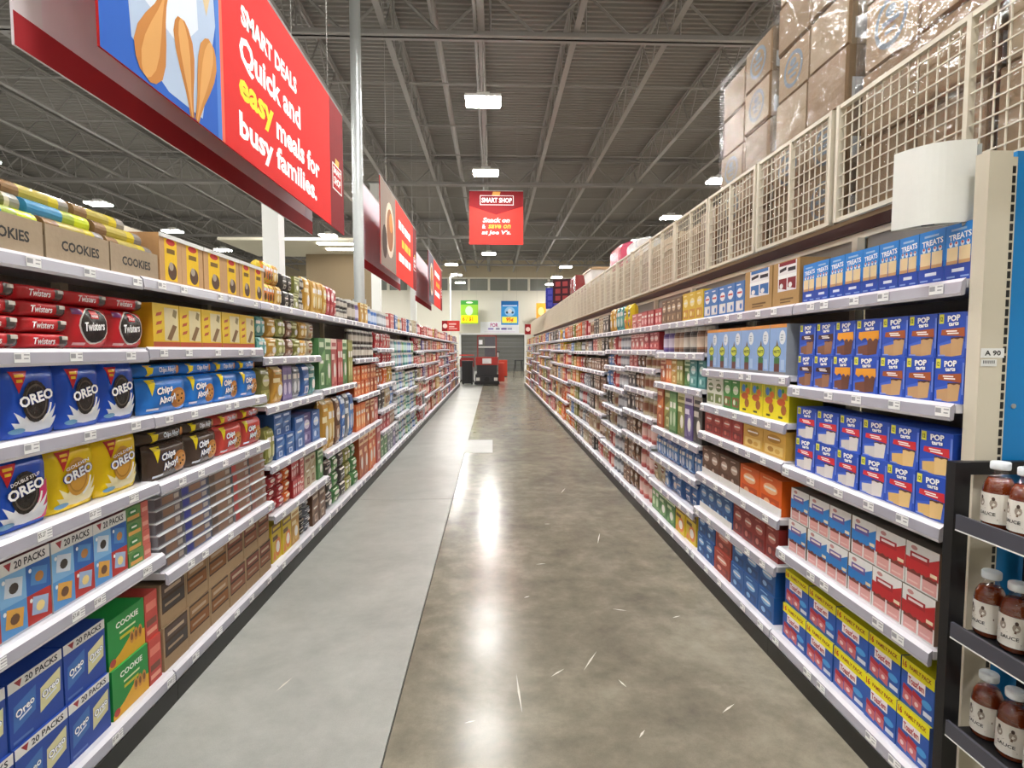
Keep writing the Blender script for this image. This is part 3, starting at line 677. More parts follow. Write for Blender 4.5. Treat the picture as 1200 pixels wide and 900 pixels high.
def disp(key, c, desc):
    p = Pack(.3, .24, .16, 'b8925e', side='a07c4c', top='8a6a40'); p.rect(.2, .34, .9, .98, 'f2eef0'); p.rect(.2, .62, .9, .7, 'ffffff'); p.rect(.24, .9, .86, .98, c)
    for u in (.24, .58): p.pol([(u, .42), (u + .3, .36), (u + .3, .62), (u, .62)], c); p.ell(u + .1, .46, .07, .06, 'f8f4f4', 8)
    p.pol([(.26, .76), (.52, .8), (.52, .87), (.26, .83)], '3a3038'); p.rect(.58, .76, .86, .84, '3a3038'); p.rect(.3, .14, .8, .18, '7a5c38'); p.rect(.3, .08, .7, .11, '7a5c38')
    kind(key, p, 'card', 'display_case', 'snack bars', desc)
disp('disp_red', '8a2a34', 'brown cardboard display case with dark red and white packs'); disp('disp_blue', '4a78b8', 'brown cardboard display case with blue and white packs')
S('cereal_blue', '3f78c0', 'e8e4e0', 'f0f0f4', .15, .2, .1, 'cereal_box', 'cereal', 'slim blue and white breakfast box', bar='c84848'); S('cereal_yellow', 'd8b428', 'c88a30', 'f0e0a0', .15, .22, .1, 'cereal_box', 'cereal', 'slim yellow breakfast box'); S('cereal_brown', '6e523a', '8a6a4c', 'c8b090', .15, .21, .1, 'cereal_box', 'cereal', 'slim brown breakfast box')
PAL = [('rose', 'b85a58', 'd88a80', 'f0d0c8'), ('rust', 'a8502c', 'c87a48', 'e8c8a0'), ('orange', 'd0602c', 'e89050', 'f4d4a8'), ('amber', 'c0903c', 'd8b468', 'f0e0b0'), ('olive', '7a7a3c', 'a0a058', 'd8d8a0'), ('green', '4a7a48', '78a468', 'd0e0c0'),
       ('teal', '3c8080', '6aa8a4', 'c8e4e0'), ('blue', '3a62a0', '6a90c8', 'd0dcf0'), ('violet', '5a4a80', '8678a8', 'd8d0e4'), ('gray', '6e727a', '9aa0a8', 'dce0e4'), ('brown', '6a4c3a', '947058', 'd8c4b0'), ('crimson', '9c2a30', 'c45a58', 'eec4c0'), ('cream', 'c8bca0', 'b09a74', '8a5a44'), ('charcoal', '3c3836', '6a645e', 'c8c0b4'), ('yellow', 'd8bc30', 'e0803c', '6a4a20')]
PN = {p_[0]: p_ for p_ in PAL}
for nm_, a, b, c in PAL:
    for q in range(3):
        S(f'gbox_{nm_}{q}', a, b, c, .16, .22, .2, 'snack_carton', 'packaged food', nm_ + ' snack carton', var=(q + len(nm_)) % 4)
        S(f'gbag_{nm_}{q}', a, b, c, .17, .22, .1, 'snack_bag', 'packaged food', nm_ + ' snack bag', 'film', 'pouch', var=(q + len(nm_) + 1) % 4)
    g = G(); g.shape = 'box'; g.w, g.h, g.d = .1, .14, .1
    prof = [(0, 0), (.044, 0), (.047, .008), (.047, .02), (.047, .095), (.046, .105), (.038, .116), (.038, .118), (.041, .12), (.041, .138), (0, .14)]
    g.lathe(prof, 12, [a, a, a, b, a, a, c, 'd8d6d0', 'd8d6d0', 'e4e2dc'], cy=.05)
    g.lathe([(.0476, .03), (.0476, .085)], 8, c, cy=.05, a0=200, a1=340)
    for q in range(3): kind(f'gjar_{nm_}{q}', g, 'plastic', 'food_jar', 'packaged food', nm_ + ' food jar')

# ------------------------------------------------------------------ stock: cookie side
run('cookie_case', -1, [1.69, 2.02, 2.35, 2.68], 1.915)
for i, (y, kk) in enumerate(((1.86, 'roll_blue'), (2.19, 'roll_brown'), (2.51, 'roll_brown'))):
    put(kk, -1, y, 1.92 + .083, KND[kk]['desc'] + ', ' + ORD[i + 1] + ' of the front lower rolls', 'cookie rolls in the cardboard trays', back=.01)
for i, (y, kk) in enumerate(((1.8, 'roll_green'), (2.13, 'roll_brown'), (2.46, 'roll_brown'))):
    put(kk, -1, y, 1.92 + .2, KND[kk]['desc'] + ', ' + ORD[i + 1] + ' of the upper rolls', 'cookie rolls in the cardboard trays', back=.095)
for i, (y, kk) in enumerate(((1.84, 'roll_green'), (2.17, 'roll_blue'), (2.5, 'roll_brown'))):
    put(kk, -1, y, 1.92 + .141, KND[kk]['desc'] + ', ' + ORD[i + 1] + ' of the middle rolls', 'cookie rolls in the cardboard trays', back=.048)
run('display_yellow', -1, [2.69, 2.88, 3.09, 3.32, 3.52, 3.71, 3.9], 1.92)
run('twist_flat', -1, [1.70, 1.91, 2.12], 1.605, tiers=4)
run('twist_stand', -1, [2.12, 2.34, 2.56], 1.607)
run('twist_flat', -1, [2.13, 2.35, 2.57], 1.607, 'flat red twist cookie packet lying on an upright one', z0=.162)
run('yellow_carton', -1, [2.60, 2.82, 3.03, 3.25, 3.48, 3.69], 1.61)
run('oreo_blue', -1, [1.57, 1.805, 2.04, 2.25, 2.46], 1.308, jit=.008)
run('chip_blue', -1, [2.50, 2.86, 3.15, 3.44, 3.71], 1.305); run('chip_blue_flat', -1, [2.50, 2.86, 3.15, 3.44, 3.71], 1.305, z0=.167)
run('oreo_pink', -1, [1.50, 1.73, 1.965], 1.015, jit=.01); run('oreo_gold', -1, [1.96, 2.2, 2.45], 1.015, jit=.012)
run('chip_brown', -1, [2.5, 2.84, 3.13], 1.0); run('chip_brown_flat', -1, [2.5, 2.84, 3.13], 1.0, z0=.167)
run('chip_red', -1, [3.14, 3.43, 3.71], 1.0); run('chip_red_flat', -1, [3.14, 3.43, 3.71], 1.0, z0=.167)
run('twenty_mix', -1, [1.51, 1.71, 1.91, 2.11, 2.30], .69, gap=.99)
run('green_small', -1, [2.31, 2.41], .69, tiers=4); run('red_small', -1, [2.41, 2.46], .69, tiers=4)
for kk, a, b in (('clam_gray', 2.5, 2.72), ('clam_blue', 2.72, 2.98), ('clam_brown', 2.98, 3.24), ('clam_red', 3.24, 3.47), ('clam_rust', 3.47, 3.71)):
    run(kk, -1, [a, b], .59, tiers=6, jit=.006)
run('twenty_blue', -1, [1.48, 1.7, 1.92, 2.13], .14, tiers=2, rows=2)
run('green_cookie', -1, [2.14, 2.37], .14, tiers=2); run('red_cookie', -1, [2.375, 2.465], .14, tiers=2)
run('case_dark', -1, [2.48, 2.69], .14, tiers=2)
run('case_tan', -1, [2.69, 2.9, 3.11], .14, tiers=2); run('case_red', -1, [3.11, 3.32, 3.52, 3.7], .14, tiers=2)

FAR = {'gbox': 9, 'gbag': 11, 'gjar': 9}; MASS = {}
def mass(side, kk, y, z, sx, sz):
    k = KND[kk]; g = MASS.setdefault(k['name'], (G(), k['mats']))[0]; src = k['g']; i = len(g.v); x0 = side * (dfront(z) + .022 + random.uniform(0, .02))
    for x, d, h in src.v: g.v.append((x0 + side * d, y - side * x * sx, z + h * sz))
    g.f += [tuple(i + a for a in f) for f in src.f]; g.c += src.c; g.m += src.m
def fill(side, u, y0, y1, z, h, shape, cols, n, tiers=1, what='snack', back=0.0):
    """A shelf stocked with generic goods; cols are assigned in consecutive blocks."""
    ed = span(y0 + .01, y1 - .01, n)
    for i in range(n):
        c = cols[min(len(cols) - 1, i * len(cols) // n)]
        sh = shape[min(len(shape) - 1, i * len(shape) // n)] if isinstance(shape, (list, tuple)) else shape
        kk = f'{sh}_{c}{(u * 7 + int(z * 10) + i * len(cols) // n) % 3}'; k = KND[kk]
        if u >= FAR[sh]:
            mass(side, kk, (ed[i] + ed[i+1]) / 2, z + .0015, (ed[i+1] - ed[i]) * .96 / k['w'], h / k['h']); continue
        for t in range(tiers):
            lev = sorted([.14] + (LH if side < 0 else RH)[u]).index(z) + 1
            L = f"{k['desc']}, {ORD[i + 1]} along the {ORD[lev]} shelf up of the {ORD[u + 1]} {'cookie' if side < 0 else 'pastry'}-side unit"
            if tiers == 2: L += ', ' + ('lower', 'upper')[t]
            elif tiers > 2: L += f', {ORD[t + 1]} tier'
            o = put(kk, side, (ed[i] + ed[i+1]) / 2, z + .0015 + t * (h / tiers + .0008), L, f"{k['desc']} stock on the {'cookie' if side < 0 else 'pastry'} side", (ed[i+1] - ed[i]) * .96 / k['w'], back=random.uniform(0, .02) + back)
            o.scale = (o.scale[0], 1, h / tiers / k['h'])
def A(side, u, z, h, shape, cols, n, tiers=1, a=0.0, b=1.0):
    B = LB if side < 0 else RB; y0, y1 = B[u] + .02, B[u + 1] - .02
    fill(side, u, y0 + (y1 - y0) * a, y0 + (y1 - y0) * b, z, h, shape, cols, n, tiers)
# third to eighth units on the cookie side
A(-1, 2, 1.92, .3, 'gbag', ['yellow', 'amber'], 3, 2, .14, .42); A(-1, 2, 1.92, .26, ['gbag', 'gbox'], ['charcoal', 'olive'], 3, 2, .42, .74); A(-1, 2, 1.92, .27, 'gjar', ['charcoal'], 2, 3, .74, .86); A(-1, 2, 1.92, .3, 'gbag', ['amber', 'cream'], 1, 1, .86, 1)
A(-1, 2, 1.55, .28, 'gbag', ['teal', 'amber', 'olive', 'brown', 'olive', 'amber', 'cream'], 7, 2)
A(-1, 2, 1.22, .26, ['gbag', 'gbox', 'gbag', 'gbag'], ['olive', 'amber', 'violet', 'gray', 'blue', 'teal'], 6, 1)
A(-1, 2, .82, .25, 'gbag', ['olive', 'orange'], 1, 1, 0, .15); A(-1, 2, .82, .32, 'gbox', ['blue'], 2, 2, .15, .45); A(-1, 2, .82, .26, 'gbox', ['blue', 'violet', 'blue'], 3, 1, .45, 1)
A(-1, 2, .48, .25, 'gbag', ['crimson', 'orange'], 3, 3, 0, .35); A(-1, 2, .48, .27, 'gbox', ['crimson', 'rose'], 3, 2, .35, .6); A(-1, 2, .48, .25, 'gbox', ['cream', 'green'], 3, 1, .6, 1)
A(-1, 2, .14, .26, 'gbox', ['yellow', 'amber'], 3, 1, 0, .45); A(-1, 2, .14, .26, 'gbag', ['charcoal', 'gray'], 2, 4, .45, .68); A(-1, 2, .14, .26, 'gbox', ['brown'], 2, 1, .68, 1)
A(-1, 3, 1.92, .3, 'gbag', ['amber', 'amber', 'crimson', 'crimson'], 6, 1, 0, .66); A(-1, 3, 1.92, .22, 'gjar', ['charcoal'], 3, 2, .66, 1)
A(-1, 3, 1.245, .46, 'gbox', ['green', 'green', 'rose', 'crimson', 'green', 'olive'], 6, 1); A(-1, 3, .68, .46, ['gbag'], ['amber', 'amber', 'brown', 'blue', 'gray', 'blue'], 6, 1); A(-1, 3, .14, .44, 'gbag', ['charcoal', 'green', 'charcoal', 'olive', 'green'], 5, 3)
A(-1, 4, 1.92, .24, ['gjar', 'gbox', 'gjar'], ['charcoal', 'violet', 'amber', 'gray', 'blue'], 7, 1); A(-1, 4, 1.5, .33, 'gjar', ['charcoal'], 7, 2); A(-1, 4, 1.07, .34, 'gbox', ['orange', 'rust'], 7, 2); A(-1, 4, .68, .3, 'gbox', ['orange', 'rust', 'rose'], 5, 1); A(-1, 4, .14, .48, 'gbox', ['rust', 'orange', 'rose'], 5, 1)
A(-1, 5, 1.92, .22, 'gjar', ['blue', 'gray', 'gray', 'rose'], 7, 1); A(-1, 5, 1.62, .22, 'gbag', ['crimson', 'rose'], 6, 1); A(-1, 5, 1.42, .15, 'gbag', ['crimson'], 6, 1); A(-1, 5, 1.12, .24, 'gbag', ['rust', 'orange', 'amber'], 6, 1); A(-1, 5, .78, .28, 'gbag', ['charcoal', 'cream', 'blue'], 5, 1); A(-1, 5, .5, .22, 'gbox', ['crimson', 'brown'], 5, 1); A(-1, 5, .14, .28, 'gbox', ['green', 'gray', 'violet'], 5, 1)
for u in (6, 7):
    A(-1, u, 1.92, .24, ['gbox', 'gjar'], ['rose', 'blue', 'amber', 'gray'], 7, 1)
    for z, h in ((LH[u][0], .3), (LH[u][1], .3), (LH[u][2], .44), (.14, .32)): A(-1, u, z, h, 'gjar', ['gray', 'teal', 'gray', 'blue', 'gray', 'green'][u - 6:], 7, 2)
rr = random.Random(5)
LP = [['crimson', 'rose', 'rust', 'brown'], ['rust', 'amber', 'rose', 'crimson'], ['blue', 'orange', 'rose', 'brown'], ['rose', 'cream', 'crimson', 'gray'], ['rose', 'crimson', 'brown', 'violet']]
RP = [['rose', 'brown', 'cream', 'charcoal'], ['gray', 'cream', 'brown', 'crimson'], ['amber', 'orange', 'blue', 'olive'], ['orange', 'crimson', 'amber', 'rust'], ['cream', 'amber', 'blue', 'yellow']]
def generic(side, u):
    hs = sorted([.14] + (LH if side < 0 else RH)[u]); pal = (LP if side < 0 else RP)[u % 5]
    for j, z in enumerate(hs):
        room = (hs[j + 1] - z - .06) if j + 1 < len(hs) else .27
        h = min(room, .36) * rr.uniform(.8, 1.0); n = 6 if u < 12 else 5
        cols = [rr.choice(pal) for _ in range(3)]
        A(side, u, z, h, [rr.choice(['gbox', 'gbag', 'gjar', 'gbox']) for _ in range(2)], cols, n, 2 if h > .27 and u < 12 else 1)
for u in range(8, NU): generic(-1, u)

# ------------------------------------------------------------------ stock: pastry side
run('treats', 1, [1.765, 1.88, 2.0, 2.10, 2.21, 2.31, 2.43, 2.54, 2.65, 2.76], 1.83)
run('tart_sugar', 1, [1.76, 1.885, 2.02, 2.16], 1.42, tiers=2); run('tart_smores', 1, [2.16, 2.32, 2.46], 1.42, tiers=2); run('tart_choc', 1, [2.46, 2.61, 2.75], 1.42, tiers=2)
run('tart_plain', 1, [1.775, 1.92, 2.07], 1.012, tiers=2); run('tart_frost', 1, [2.07, 2.23, 2.38, 2.55, 2.72], 1.012, tiers=2)
run('pastry_red', 1, [1.785, 1.94, 2.10], .585, tiers=2, rows=2); run('pastry_blue', 1, [2.10, 2.25, 2.40, 2.56, 2.72], .585, tiers=2, rows=2)
run('toastem', 1, [1.76, 1.915, 2.09, 2.30, 2.51, 2.72], .14, tiers=2, rows=2)
run('disp_red', 1, [2.79, 3.06], 1.83); run('disp_blue', 1, [3.06, 3.4], 1.83); run('cereal_blue', 1, span(3.41, 4.06, 5), 1.83); run('cereal_yellow', 1, span(4.08, 4.53, 3), 1.83); run('cereal_brown', 1, span(4.54, 5.08, 4), 1.83)
run('nutti', 1, span(2.83, 3.90, 6), 1.465, d=dfront(1.465) + .004)
run('kids_yellow', 1, [2.80, 3.08, 3.38], 1.22); run('kid_green', 1, span(3.38, 3.62, 2), 1.22); run('kid_white', 1, span(3.63, 3.91, 2), 1.22)
run('bar_gold', 1, span(2.809, 3.3, 2), 1.02); run('bar_brick', 1, span(3.31, 3.91, 4), 1.02)
run('bar_orange', 1, span(2.809, 3.3, 2), .72); run('bar_brown', 1, span(3.31, 3.91, 4), .72)
run('bar_maroon', 1, span(2.809, 3.36, 4), .47); run('bar_blue', 1, span(3.37, 3.91, 4), .47)
run('bar_navy', 1, span(2.809, 3.34, 3), .14, 'deep blue snack bar carton near the rust red one', tiers=2); run('bar_rust', 1, [3.35, 3.6], .14, tiers=2); run('bar_navy', 1, span(3.61, 3.91, 2), .14, 'deep blue snack bar carton past the rust red one', tiers=2)
A(1, 2, 1.577, .2, 'gjar', ['brown', 'charcoal', 'brown', 'violet'], 8); A(1, 2, 1.31, .21, 'gbox', ['teal', 'green', 'olive', 'amber', 'orange', 'rust'], 7); A(1, 2, .9, .35, 'gbox', ['charcoal', 'violet', 'olive', 'green', 'olive', 'rust'], 6)
A(1, 2, .65, .19, 'gbag', ['blue'], 7); A(1, 2, .41, .19, 'gbag', ['blue', 'blue', 'cream'], 7); A(1, 2, .14, .22, 'gbox', ['yellow', 'green', 'green'], 5, 1)
A(1, 3, 1.83, .16, 'gbox', ['crimson', 'rose'], 5); A(1, 3, 1.6, .17, 'gbox', ['crimson', 'rose'], 6)
for z, h in ((1.42, .13), (1.2, .17), (.95, .2), (.7, .2), (.42, .22), (.14, .22)): A(1, 3, z, h, ['gjar', 'gbag', 'gbox'], [['cream', 'brown', 'charcoal'], ['rose', 'brown', 'brown'], ['cream', 'brown', 'rose']][int(z * 10) % 3], 7)
A(1, 4, 1.83, .3, 'gbag', ['yellow', 'teal', 'amber'], 6)
for z, h in ((1.6, .17), (1.4, .15), (1.14, .2), (.9, .18), (.66, .2), (.4, .2), (.14, .2)): A(1, 4, z, h, ['gjar', 'gbag'], [['gray', 'cream', 'charcoal'], ['gray', 'rose', 'cream'], ['gray', 'crimson', 'blue']][int(z * 10) % 3], 7)
for u in range(5, NU + 1): generic(1, u)

for nm_, lab in (('snack_carton', 'many small snack cartons on the shelving units at the far end'), ('snack_bag', 'many small snack bags on the shelving units at the far end'), ('food_jar', 'many small food jars on the shelving units at the far end')):
    g, mt = MASS[nm_]; obj(nm_, g.mesh(nm_ + '_mass', mt), label=uniq(lab), cat='packaged food', kind='stuff')

# ------------------------------------------------------------------ overstock deck, wire fence, stacked cartons
for i in range(NU + 1):
    w = RB[i + 1] - RB[i]; yc = (RB[i] + RB[i + 1]) / 2
    o = obj('overstock_deck', None, None, (1.76, yc, 2.22), label=uniq('brown overhead storage deck on red beams, ' + ORD[i + 1] + ' along the pastry side'), cat='storage deck', group='overhead storage decks')
    k = ('deck', round(w, 3))
    if k not in MC:
        g = G(); g.box(.1, .95, -w/2, w/2, .036, .06); g2 = G(); g2.box(.1, .14, -w/2, w/2, -.02, .035); g3 = G(); g3.box(.85, .89, -w/2, w/2, -.03, .035)
        MC[k] = (g.mesh('deck_board', 'board'), g2.mesh('front_beam', 'beam'), g3.mesh('rear_beam', 'beam'))
    for n_, m_ in zip(('deck_board', 'front_beam', 'rear_beam'), MC[k]): obj(n_, m_, o)
def fence_meshes(L, nv, nh=10, H=.58):
    gf = G(); t = .014
    for z in (0, H - .02): gf.box(-.012, .012, 0, L, z, z + .02)
    for y in (0, L - t*1.6): gf.box(-.016, .016, y, y + t*1.6, 0, H)
    gf.box(-.014, .014, L/2 - .01, L/2 + .01, 0, H)
    gw = G()
    for k in range(1, nv): y = L * k / nv; gw.box(-.0025, .0025, y - .0025, y + .0025, .02, H - .02)
    for k in range(1, nh): z = H * k / nh; gw.box(-.0055, -.0005, .014, L - .014, z - .0025, z + .0025)
    return gf.mesh('panel_frame', 'cream'), gw.mesh('mesh_wires', 'cream')
big, std = fence_meshes(1.56, 30), fence_meshes(.8, 15)
yy = 1.26; n_ = 0
spots = [(1.26, big)] + [(2.86 + .826 * k, std) for k in range(27)]
for i, (y, mm) in enumerate(spots):
    o = obj('wire_mesh_panel', None, None, (1.755, y, 2.245), label=uniq(('long ' if i == 0 else '') + 'cream wire mesh guard panel, ' + ORD[i + 1] + ' along the pastry-side deck'), cat='mesh panel', group='wire mesh guard panels')
    obj('panel_frame', mm[0], o); w_ = obj('mesh_wires', mm[1], o); w_['kind'] = 'stuff'
CB = {}
def box_mesh(w, h, d, logo, tone):
    k = (w, h, d, logo, tone)
    if k in CB: return CB[k]
    p = Pack(w, h, d, tone, top='94785a', side=tone, eps=.0008)
    c = .012; p.v[0:8] = [(-w/2 + c, 0, c), (w/2 - c, 0, c), (w/2, d, 0), (-w/2, d, 0), (-w/2 + c, 0, h - c), (w/2 - c, 0, h - c), (w/2, d, h), (-w/2, d, h)]
    p.v += [(-w/2, c, 0), (w/2, c, 0), (w/2, c, h), (-w/2, c, h)]
    p.f[0:6] = [(8, 3, 2, 9), (11, 10, 6, 7), (0, 1, 5, 4), (9, 2, 6, 10), (2, 3, 7, 6), (3, 8, 11, 7)]
    for q in ((8, 9, 1, 0), (9, 10, 5, 1), (10, 11, 4, 5), (11, 8, 0, 4)): p.f.append(q); p.c.append('8a6e50'); p.m.append(0)
    p.rect(.04, .495, .96, .505, '8f7048')
    if logo: p.ring(.5, .5, .3, .36 * w / h if w < h else .36, .22, '7e8890'); p.rect(.34, .46, .66, .54, '7e8890'); p.rect(.4, .34, .6, .4, '7e8890'); p.ell(.5, .64, .1, .08, '7e8890', 10)
    # end face nearest the store front: flap tape and a paper label
    p.v += [(w/2 + .0008, .03, h*.1), (w/2 + .0008, .14, h*.1), (w/2 + .0008, .14, h*.45), (w/2 + .0008, .03, h*.45)]; i = len(p.v) - 4
    p.f.append((i, i+1, i+2, i+3)); p.c.append('e6e4e0'); p.m.append(0)
    CB[k] = p.mesh('cardboard_box', 'card'); return CB[k]
def stack(yf, z, cols, name, rs, d=1.84, W=.38, D=.42, jitter=.025):
    """Boxes on the deck: cols = list of column heights lists; columns run away from yf."""
    y = yf; top = z
    for ci, hs in enumerate(cols):
        zz = z
        for ti, h in enumerate(hs):
            tone = rs.choice(['a48a6c', '9b8062', 'ab9478', '947a5c'])
            me = box_mesh(W, h, D, rs.random() < .3, tone)
            obj('cardboard_box', me, None, (d + .004 + rs.uniform(0, jitter), y + W/2, zz + .001), R(-90 + rs.uniform(-.9, .9)), uniq(f'brown cardboard box in the {name}, {ORD[ci + 1]} column, {ORD[ti + 1]} box up'), 'box', 'cardboard boxes on the overhead deck')
            zz += h + .002
        y += W + .012; top = max(top, zz)
    g = G(); a, b, x0, x1 = yf - .006, y + .003, d - .006, d + D + .034
    for q in (((x0, a), (x0, b)), ((x0, b), (x1, b)), ((x1, b), (x1, a)), ((x1, a), (x0, a))):
        n = 6
        for k in range(n):
            f0, f1 = k / n, (k + 1) / n
            A0 = (q[0][0] + (q[1][0] - q[0][0]) * f0, q[0][1] + (q[1][1] - q[0][1]) * f0); A1 = (q[0][0] + (q[1][0] - q[0][0]) * f1, q[0][1] + (q[1][1] - q[0][1]) * f1)
            g.poly([A0 + (z + .05,), A1 + (z + .05,), A1 + (top + .01,), A0 + (top + .01,)])
    obj('stretch_wrap', g.mesh('stretch_wrap', 'wrap'), None, (0, 0, 0), label=uniq('clear stretch film wound around the ' + name), cat='plastic wrap', group='stretch film around box stacks')
rs = random.Random(21)
stack(2.06, 2.283, [[.34] * 5, [.34] * 5], 'big stack over the pastry boxes', rs, W=.37); stack(2.92, 2.283, [[.3] * 6, [.3] * 6], 'tall stack beside the big stack', rs, W=.37)
stack(3.74, 2.283, [[.29] * 5, [.28] * 5], 'last tall stack', rs, W=.38)
stack(1.235, 2.283, [[.34] * 5, [.34] * 5], 'stack above the bottle rack', rs, W=.39)
y = 4.62; i = 0
while y < 24.2:
    w = rs.choice([.36, .42, .5]); h = rs.choice([.4, .46, .5, .52]) if not 7 < y < 14 else .523; tone = rs.choice(['b9a68a', 'c2ad90', 'a8977e', 'd0c8ba', 'b0a294'])
    obj('cardboard_box', box_mesh(w, h, .44, False, tone), None, (1.86, y + w/2, 2.284), R(-90), uniq('pale cardboard carton behind the mesh panels, ' + ORD[min(30, i % 30 + 1)] + (' of the nearer run' if i < 30 else ' of the farther run')), 'box', 'pale cartons behind the mesh')
    y += w + rs.uniform(.01, .06); i += 1
def bundle(name, y, w, h, z, c, c2, label, cat, d=1.9, dep=.4):
    p = Pack(w, h, dep, c, side=c2, shape='pouch' if name == 'wrapped_bundle' else 'box', eps=.001)
    p.rect(.12, .2, .88, .45, c2); p.rect(.12, .55, .88, .8, c2); p.ell(.3, .66, .1, .1, 'f0e8e8', 10)
    obj(name, p.mesh(name, 'film'), None, (d, y, z), R(-90), uniq(label), cat)
bundle('wrapped_bundle', 8.75, .95, .42, 2.809, 'c8506a', 'a83450', 'pink shrink-wrapped bundle lying on the overhead deck cartons', 'bundle')
bundle('wrapped_bundle', 7.7, .7, .3, 2.809, 'dcdcdc', 'c0c4c8', 'white film-wrapped bundle beside the pink one', 'bundle')
for i, (y, c) in enumerate(((12.9, '9c2a28'), (13.4, 'a83a34'))): bundle('red_carton', y, .36, .5, 2.809, c, '7a201e', 'upright red carton on the overhead cartons, ' + ORD[i + 1] + ' from the camera', 'box')
o = obj('storage_bin', None, None, (2.1, 10.9, 2.81), label=uniq('white plastic storage bin with a tan lid on the overhead deck'), cat='bin')
g = G(); g.v += [(-.2, -.36, 0), (.2, -.36, 0), (.2, .36, 0), (-.2, .36, 0), (-.24, -.42, .3), (.24, -.42, .3), (.24, .42, .3), (-.24, .42, .3)]
for q in ((0,3,2,1), (0,1,5,4), (1,2,6,5), (2,3,7,6), (3,0,4,7)): g.f.append(q); g.c.append('e4e4e2'); g.m.append(0)
obj('bin_body', g.mesh('bin_body', 'plastic'), o); g = G(); g.box(-.26, .26, -.44, .44, .3, .33, 'b89c78'); g.box(-.2, .2, -.36, .36, .33, .36, 'b89c78'); obj('bin_lid', g.mesh('bin_lid', 'plastic'), o)
for i, (y, c, c2) in enumerate(((14.6, '3a2228', '8a3a3c'), (16.6, '32388a', '4a4a9c'))):
    p = Pack(.9, .62, .05, c, side=c2, eps=.002)
    for a in range(4):
        for b in range(3): p.rect(.08 + a*.23, .1 + b*.3, .24 + a*.23, .3 + b*.3, c2)
    o = obj('hanging_sign', None, None, (2.0, y, 2.84), R(-30), uniq(('dark red', 'deep blue')[i] + ' patterned sign standing above the far overhead cartons'), 'sign')
    obj('sign_panel', p.mesh('sign_panel', 'banner'), o)

# ------------------------------------------------------------------ aisle banners
def sheet(p, name, mats, loc, rz, label, cat, group=None, wires=()):
    o = obj(name, None, None, loc, rz, uniq(label), cat, group)
    obj('printed_sheet', p.mesh('printed_sheet', mats), o)
    if p.w > .5:
        g = G(); g.tube((-p.w/2, p.d/2, p.h + .012), (p.w/2, p.d/2, p.h + .012), .014, 6); obj('top_pole', g.mesh('top_pole', 'galv'), o)
    for x, L in wires:
        g = G(); g.tube((x, p.d/2, p.h + .01), (x, p.d/2, p.h + L), .004, 4); obj('hanging_wire', g.mesh('hanging_wire', 'cable'), o)
    return o
def drum(p, u0, v0, u1, v1, w, c='b87a3c', c2='cf9a5a'):
    """A chicken drumstick drawn from the thick end (u0,v0) to the bone end (u1,v1)."""
    dx, dy = (u1 - u0) * p.w, (v1 - v0) * p.h; L = math.hypot(dx, dy); dx /= L; dy /= L
    for sc_, cc, off in ((1, c, 0), (.6, c2, -.15)):
        pts = []
        for t, r in ((0, .35), (.06, .7), (.18, 1), (.35, 1), (.55, .75), (.75, .42), (.9, .26), (1, .22)): pts.append((t, r * sc_ * w / 2 + off * w * .3))
        left = [(u0 + (dx * L * t - dy * r) / p.w, v0 + (dy * L * t + dx * r) / p.h) for t, r in pts]
        right = [(u0 + (dx * L * t + dy * (r if off == 0 else r + off * w * .0)) / p.w, v0 + (dy * L * t - dx * r) / p.h) for t, r in reversed(pts)]
        p.pol(left + right, cc)
def logo(p, cu, cv, wu, hv):
    p.pol([(cu - wu/2, cv - hv/2), (cu + wu/2, cv - hv/2), (cu + wu/2, cv + hv*.3), (cu - wu/2, cv + hv*.3)], 'f4f0ee'); p.pol([(cu - wu*.45, cv - hv*.46), (cu + wu*.45, cv - hv*.46), (cu + wu*.45, cv + hv*.26), (cu - wu*.45, cv + hv*.26)], 'b02a30')
    p.text('SMART', cu, cv + hv*.1, wu*.8, hv*.2, 'ffffff', .03); p.text('SHOP', cu, cv - hv*.2, wu*.7, hv*.24, 'ffffff', .03); p.pol([(cu - wu*.2, cv + hv*.3), (cu + wu*.2, cv + hv*.3), (cu + wu*.24, cv + hv*.5), (cu - wu*.16, cv + hv*.5)], 'd8b060')
def back_art(p):
    p.rect(0, 0, 1, .11, 'a8343a'); p.rect(0, .11, .04, 1, 'e0dee2'); p.rect(.94, .11, 1, 1, 'c8c6d2')
p = Pack(4.1, 1.37, .012, 'd42a28', side='b02020', eps=.0008)
p.rect(0, 0, .275, 1, '2a5cb4'); p.pol([(.055, .12), (.03, 1), (.25, 1), (.262, .5), (.215, .03), (.13, .03)], 'a9bad2'); p.pol([(.08, .3), (.07, 1), (.2, 1), (.21, .4), (.16, .25)], 'd2dae4')
p.ell(.03, .62, .045, .16, 'd8c0a8'); p.ell(.03, .62, .03, .1, 'b8586a', 12)
p.rect(.045, .28, .053, .75, 'e8c8b4'); drum(p, .078, .02, .128, .4, .25); drum(p, .165, .37, .186, .0, .2, 'b47638'); drum(p, .247, .4, .198, .0, .2, 'ba8040')
p.pol([(.205, 1), (.215, .62), (.235, .5), (.25, .62), (.262, 1)], 'c8b490'); p.rect(.262, 0, .275, 1, '4a78c4'); p.rect(.275, 0, .285, 1, 'e06a50')
p.rect(.87, 0, 1, 1, '7c2226')
p.text('SMART DEALS', .49, .725, .27, .105, 'f6f2f0', .05); p.text('Quick and', .495, .535, .3, .175, 'ffffff', .036); p.text('easy', .415, .325, .15, .145, 'e6d83c', .036); p.text('meals for', .64, .335, .275, .14, 'ffffff', .036); p.text('busy families.', .545, .14, .415, .17, 'ffffff', .036)
logo(p, .935, .44, .09, .26)
